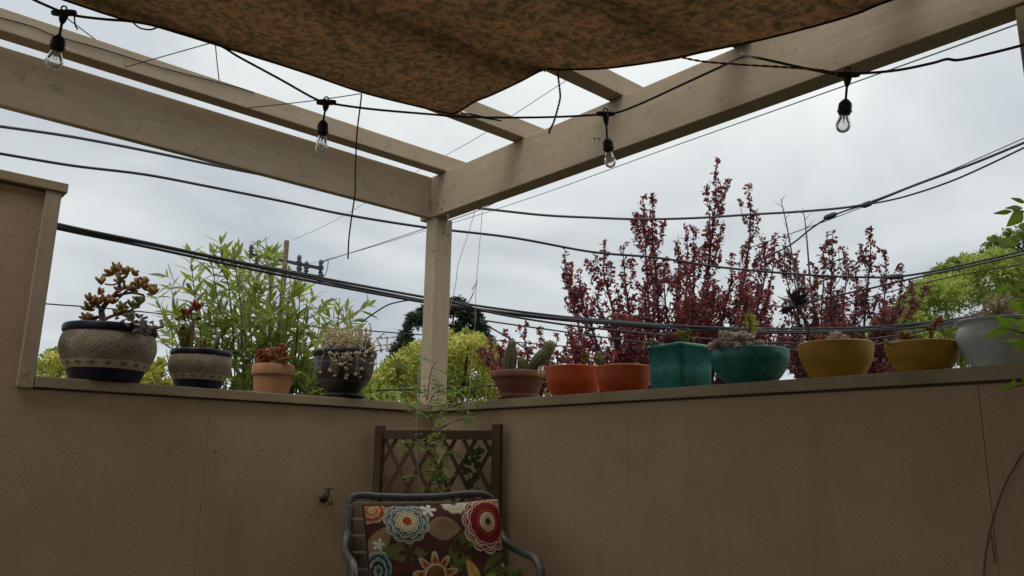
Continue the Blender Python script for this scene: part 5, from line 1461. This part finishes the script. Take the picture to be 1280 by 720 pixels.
# narrow-leaved shrub behind the left ledge
LANCE = MB().leaf((0, 0, 0), (0, 1, 0), 1.0, (0, 0, 1), .3, .10, 5, .4).mesh('leaf', M['willow'])
def cane_shrub():
    dep = 6.6; base = ground_at(350, dep)
    root = empty('leafy_shrub', base, 'tall airy shrub of thin canes with narrow green leaves behind the left ledge', 'shrub')
    tips = [(196, 372), (212, 352), (228, 388), (238, 318), (248, 338), (262, 312), (276, 304), (290, 306), (300, 330), (312, 318), (322, 300), (332, 296), (344, 312), (338, 340), (352, 352), (364, 340), (376, 352), (385, 372), (392, 364), (400, 392), (408, 398), (372, 392), (308, 372), (262, 362), (285, 352), (322, 362), (346, 384), (425, 372), (432, 385), (250, 405), (275, 400), (300, 410), (325, 418), (360, 420), (390, 425), (214, 420), (205, 395), (440, 400)]
    cand = []; big = []
    for tx, ty in tips:
        dd = random.uniform(-.5, .5)
        bx_ = tx * .42 + 335 * .58 if tx < 415 else tx - 4
        path = smooth_path([P(bx_, 640, dep + dd * .5), P((bx_ * .6 + tx * .4), 530, dep + dd * .7), P(bx_ * .25 + tx * .75 + random.uniform(-6, 6), ty + (500 - ty) * .45, dep + dd), P(tx, ty, dep + dd)], 9)
        b = MB().tube([q - base for q in path], [.010, .0028], 5)
        b.build('cane', M['cane'], root)
        L = len(path)
        seg_ = [0.0]
        for i in range(1, L): seg_.append(seg_[-1] + (path[i] - path[i - 1]).length)
        def along(d0):
            i = 1
            while i < L - 1 and seg_[i] < d0: i += 1
            f_ = (d0 - seg_[i - 1]) / max(1e-6, seg_[i] - seg_[i - 1])
            return path[i - 1].lerp(path[i], min(1, f_)), (path[i] - path[i - 1]).normalized()
        def pair(q, t_, an, k_, l_):
            x_ = t_.orthogonal().normalized(); y_ = t_.cross(x_)
            for s_ in range(k_):
                a_ = an + s_ * 2 * math.pi / k_ + random.uniform(-.35, .35)
                o_ = x_ * math.cos(a_) + y_ * math.sin(a_); op = random.uniform(.5, 1.05)
                d_ = (t_ * math.cos(op) + o_ * math.sin(op) + Vector((0, 0, -.18))).normalized()
                ll = l_ * random.uniform(.75, 1.2)
                big.append((q - base, d_, t_ + o_ * -.4 + Vector((random.uniform(-.3, .3), random.uniform(-.3, .3), .3)), ll, ll * random.uniform(.21, .29)))
        tot = seg_[-1]; d0 = tot * .33; an = random.uniform(0, 6)
        while d0 < tot:
            u = d0 / tot
            if random.random() < (.9 if u > .6 else .5):
                q, t_ = along(d0); pair(q, t_, an, 2 if u < .93 else 3, .185 if u < .9 else .150)
            if u < .9 and random.random() < .40:
                q, t_ = along(d0)
                dv = (t_ * .7 + RIGHT * random.uniform(-1, 1) + FWD * random.uniform(-.8, .8)).normalized(); ln_ = random.uniform(.12, .30)
                q2 = q + dv * ln_
                cand.append(('twig', MB().tube([q - base, q2 - base], [.003, .0014], 4, False)))
                for f_ in (.45, .75, 1.0):
                    if random.random() < .85: pair(q.lerp(q2, f_), dv, random.uniform(0, 6), 2, .165)
                pair(q2, dv, 0, 1, .15)
            an += 1.6; d0 += random.uniform(.060, .098)
    tw = MB()
    for _, b2 in cand: tw.add(b2.v, b2.f)
    tw.build('twigs', M['cane'], root)['kind'] = 'stuff'
    random.shuffle(big); big.sort(key=lambda q: -q[3])
    for q, d_, nr_, l_, w_ in big[:300]:
        inst('leaf', LANCE, root, frame(q, d_, nr_, w_, l_, w_))
    b = MB(); vals = []
    for q, d_, nr_, l_, w_ in big[300:]:
        f0 = len(b.f); b.leaf(q, q + d_ * l_, w_, nr_, .3, .1, 4, .4); vals += [random.random()] * (len(b.f) - f0)
    o = b.build('foliage', M['willow_mass'], root, False); set_rnd(o.data, vals); o['kind'] = 'stuff'
cane_shrub()

# ------------------------------------------------------------------ jasmine on the trellis and post foot
def jasmine():
    o0 = Vector((-.18, -.28, .002))
    root = empty('climbing_jasmine', o0, 'climbing jasmine with small green leaflets on the trellis and post foot', 'climbing plant')
    stems = [([(545, 640, 3.42), (548, 600, 3.42), (543, 570, 3.40), (546, 545, 3.40), (540, 525, 3.45), (534, 505, 3.58), (530, 482, 3.62)]), ([(546, 600, 3.42), (560, 575, 3.38), (580, 572, 3.36), (592, 578, 3.35)]), ([(543, 560, 3.4), (525, 552, 3.38), (512, 545, 3.38)]), ([(545, 540, 3.42), (565, 528, 3.42), (585, 522, 3.45), (600, 515, 3.45)]),
             ([(538, 520, 3.5), (522, 512, 3.52), (508, 508, 3.55)]), ([(540, 515, 3.5), (560, 510, 3.5), (580, 503, 3.52), (605, 496, 3.55), (618, 490, 3.55)]), ([(536, 505, 3.58), (545, 490, 3.62), (558, 486, 3.62)]), ([(546, 590, 3.42), (530, 590, 3.38), (520, 600, 3.38)]), ([(550, 600, 3.42), (556, 620, 3.40), (560, 640, 3.40)]),
             ([(534, 500, 3.60), (537, 475, 3.62), (540, 460, 3.63), (546, 452, 3.63)]), ([(560, 508, 3.5), (575, 494, 3.55), (590, 480, 3.6), (596, 466, 3.62)]), ([(540, 640, 3.42), (542, 720, 3.42), (545, 900, 3.42)]), ([(545, 548, 3.38), (556, 552, 3.36), (566, 560, 3.36)])]
    sb = MB(); big = []; 
    fills = {0: 1.5, 8: 1.6, 3: 1.2, 5: 1.2}
    for si, ln in enumerate(stems):
        w3 = smooth_path([P(*q) for q in ln], 7)
        sb.tube([q - o0 for q in w3], [.0026, .0012], 5)
        if si == 11: continue
        for i in range(1, len(w3)):
            if random.random() < .55: continue
            for rep in range(1):
                q = w3[i] - o0
                ax = (RIGHT * random.uniform(-1, 1) + UP * random.uniform(-.5, .7) - FWD * random.uniform(-.2, .8)).normalized()
                ln_ = random.uniform(.035, .075); sd = ax.cross(Vector((random.uniform(-.3, .3), random.uniform(-.3, .3), 1))).normalized()
                sb.tube([q, q + ax * ln_], [.0012, .0007], 4, False)
                for t_ in (.4, .8):
                    for s_ in (-1, 1):
                        big.append((q + ax * ln_ * t_, (ax * .55 + sd * s_).normalized(), random.uniform(.024, .040)))
                big.append((q + ax * ln_, ax, random.uniform(.028, .042)))
    # dense knot low on the trellis
    for _ in range(42):
        q = P(random.gauss(549, 9), random.gauss(585, 14), 3.36 + random.uniform(-.03, .03)) - o0
        big.append((q, Vector((random.uniform(-1, 1), random.uniform(-1, 1), random.uniform(-1, .6))).normalized(), random.uniform(.03, .05)))
    sb.build('stem', M['cane'], root)
    random.shuffle(big); big.sort(key=lambda q: -q[2])
    JL = MB().leaf((0, 0, 0), (0, 1, 0), 1.0, (0, 0, 1), .3, .12, 4, .42).mesh('leaf', M['vine_leaf'])
    for q, d_, l_ in big[:290]:
        inst('leaf', JL, root, frame(q, d_, Vector((random.uniform(-.5, .5), random.uniform(-.5, .5), 1)) - FWD * .6, l_ * .46, l_, l_ * .46))
    b = MB(); vals = []
    for q, d_, l_ in big[290:]:
        f0 = len(b.f); b.leaf(q, q + d_ * l_, l_ * .36, Vector((0, 0, 1)) - FWD * .6); vals += [random.random()] * (len(b.f) - f0)
    o = b.build('foliage', M['jasmine'], root, False); set_rnd(o.data, vals); o['kind'] = 'stuff'
jasmine()
# ivy trailing on the right half of the trellis
iv = empty('ivy', P(590, 640, 3.33), 'dark ivy sprays on the right half of the trellis', 'climbing plant')
b = MB(); sb = MB(); IVL = MB().leaf((0, 0, 0), (0, 1, 0), 1.0, (0, 0, 1), .15, .1, 5, .3).mesh('leaf', M['ivy'])
w3 = smooth_path([P(584, 640, 3.34), P(588, 610, 3.33), P(585, 585, 3.33), P(592, 570, 3.33), P(602, 560, 3.33)], 7)
sb.tube([q - iv.location for q in w3], [.003, .0012], 5).build('stem', M['cane'], iv)
for i in range(2, len(w3)):
    for _ in range(1):
        q = w3[i] - iv.location + RIGHT * random.uniform(-.03, .03)
        inst('leaf', IVL, iv, frame(q, RIGHT * random.uniform(-1, 1) - UP * random.uniform(.1, 1), -FWD, random.uniform(.018, .03), random.uniform(.03, .045), .02))

# ------------------------------------------------------------------ vine at the right edge
vn = empty('climbing_vine', P(1310, 600, 1.95), 'fresh green vine leaves reaching in at the right edge before the grey pot', 'climbing plant')
v0 = vn.location
sb = MB()
VST = [[(1320, 1500, 1.95), (1316, 800, 1.95), (1312, 560, 1.95), (1306, 420, 1.95), (1300, 300, 1.95), (1310, 200, 1.95), (1318, 60, 1.97)], [(1312, 470, 1.95), (1290, 478, 1.93), (1266, 484, 1.92)], [(1306, 430, 1.95), (1282, 418, 1.92), (1262, 411, 1.90)], [(1302, 330, 1.95), (1286, 318, 1.93), (1270, 306, 1.92)], [(1300, 280, 1.95), (1285, 266, 1.93), (1266, 263, 1.92)],
       [(1304, 380, 1.95), (1286, 370, 1.93), (1264, 352, 1.92)]]
for ln in VST:
    w3 = smooth_path([P(*q) for q in ln], 6); sb.tube([q - v0 for q in w3], [.004, .0014] if len(ln) < 5 else [.007, .005], 6)
sb.build('stem', M['cane'], vn)
VL = MB().leaf((0, 0, 0), (0, 1, 0), 1.0, (0, 0, 1), .22, .10, 7, .36).mesh('leaf', M['vine_leaf'])
LV = [(1282, 254, 1263, 247, .4), (1266, 264, 1241, 267, .26), (1279, 260, 1256, 260, .22), (1279, 264, 1259, 283, .45), (1272, 306, 1241, 299, .3), (1284, 331, 1266, 322, .4), (1262, 353, 1249, 366, .5), (1268, 353, 1275, 367, .5), (1284, 390, 1260, 376, .55), (1264, 411, 1243, 393, .42), (1262, 411, 1230, 421, .30), (1276, 425, 1254, 427, .24), (1279, 424, 1271, 441, .5),
      (1268, 484, 1245, 486, .2), (1266, 484, 1268, 473, .6), (1278, 481, 1284, 470, .55), (1272, 405, 1258, 398, .5), (1280, 410, 1268, 418, .5), (1290, 400, 1276, 396, .5), (1292, 270, 1282, 245, .4), (1292, 310, 1280, 292, .4), (1290, 410, 1300, 390, .4), (1300, 350, 1320, 330, .4), (1310, 300, 1330, 290, .4), (1304, 440, 1322, 450, .4), (1286, 376, 1274, 384, .6), (1284, 400, 1268, 407, .5), (1290, 430, 1281, 446, .5)]
for x0, y0, x1, y1, asp in LV:
    dd = random.uniform(-.03, .03)
    a = P(x0, y0, 1.92) - v0; t_ = P(x1, y1, 1.92 + dd) - v0; d_ = t_ - a; L = d_.length
    inst('leaf', VL, vn, frame(a, d_, -FWD + UP * random.uniform(-.3, .8) + RIGHT * random.uniform(-.4, .4), L * asp * 1.1, L, L * asp))
# bare whip stem leaning on the right wall
w3 = smooth_path([P(1222, 980, 2.0), P(1226, 800, 2.0), P(1230, 715, 2.0), P(1235, 676, 2.0), P(1243, 643, 2.0), P(1256, 606, 2.0), P(1270, 580, 2.0), P(1284, 558, 2.0), P(1320, 510, 2.0)], 8); o0 = w3[0].copy()
tag(MB().tube([q - o0 for q in w3], [.0030, .0022], 6).build('bare_shoot', M['succ_stem']), 'thin bare brown stem curving up at the lower right edge', 'stem').location = o0
w3 = smooth_path([P(1244, 980, 2.01), P(1245, 760, 2.01), P(1244, 710, 2.01), P(1239, 668, 2.0)], 6); o0 = w3[0].copy()
tag(MB().tube([q - o0 for q in w3], [.0022, .0016], 6).build('bare_shoot', M['succ_stem']), 'shorter bare stem branching low beside the curved one at right', 'stem').location = o0

# small potted green beside the chair, tips showing at the bottom of the picture
fb = empty('small_fern', P(640, 760, 2.75), 'tips of a small green plant beside the chair arm at the bottom', 'plant')
b = MB(); vals = []
c0 = P(640, 800, 2.75) - fb.location
for _ in range(70):
    t_ = P(random.uniform(618, 652), random.uniform(708, 740), 2.75 + random.uniform(-.08, .08)) - fb.location
    f0 = len(b.f); q = c0.lerp(t_, .5); b.tube([c0, q, t_], [.002, .001], 4, False)
    for _k in range(5):
        p_ = q.lerp(t_, random.uniform(.4, 1)); b.leaf(p_, p_ + Vector((random.uniform(-1, 1), random.uniform(-1, 1), random.uniform(-.2, .8))).normalized() * .03, .012)
    vals += [random.random()] * (len(b.f) - f0)
o = b.build('fronds', M['jasmine'], fb, False); set_rnd(o.data, vals)
MB().lathe([(.05, 0), (.055, .01), (.075, .13), (.07, .13), (.065, .11)], 24, Vector((fb.location.x, fb.location.y, .002)) - fb.location).build('pot', M['terracotta_dark'], fb)

# ------------------------------------------------------------------ utility pole
D_ = 40.0
pb = P(358.5, 301, D_); pb.z = -3
up_ = empty('utility_pole', pb, 'distant brown utility pole with crossarms and insulators behind the shrub', 'utility pole')
tz = P(358.5, 301, D_).z + 3
MB().tube([(0, 0, -.05), (0, 0, tz * .5), (0, 0, tz)], [.17, .15, .125], 12).build('pole', M['polewood'], up_)
def arm(x0, y0, x1, y1, r_):
    a = P(x0, y0, D_ - .2) - pb; c = P(x1, y1, D_ - .2) - pb
    d_ = (c - a).normalized(); m = frame(a, d_, UP, 1, 1, 1)
    MB().box((-r_, 0, -r_), (r_, (c - a).length, r_), m).build('crossarm', M['insulator'], up_, False)
    return a, c
arm(313, 318, 404, 336, .09); arm(318, 331, 400, 346, .07)
for x, y in ((314, 312), (374, 325), (401, 331), (383, 333), (321, 324)):
    q = P(x, y, D_ - .2) - pb
    MB().lathe([(.05, -.45), (.12, -.42), (.06, -.3), (.15, -.26), (.07, -.16), (.15, -.1), (.08, 0), (.12, .06), (.1, .22), (.02, .28)], 10, q).build('insulator', M['insulator'], up_)
for x, y in ((374, 338), (401, 346)):
    q = P(x, y, D_ - .3) - pb
    MB().lathe([(.08, -.3), (.14, -.28), (.16, -.1), (.1, 0), (.16, .05), (.1, .2), (.04, .3)], 10, q).build('cutout', M['insulator'], up_)
for pts_ in ([(313, 310), (318, 305), (325, 312), (324, 325)], [(402, 330), (410, 325), (408, 340), (402, 350)]):
    MB().tube([q - pb for q in smooth_path([P(x, y, D_) for x, y in pts_], 5)], .018, 5).build('jumper_wire', M['cable'], up_)
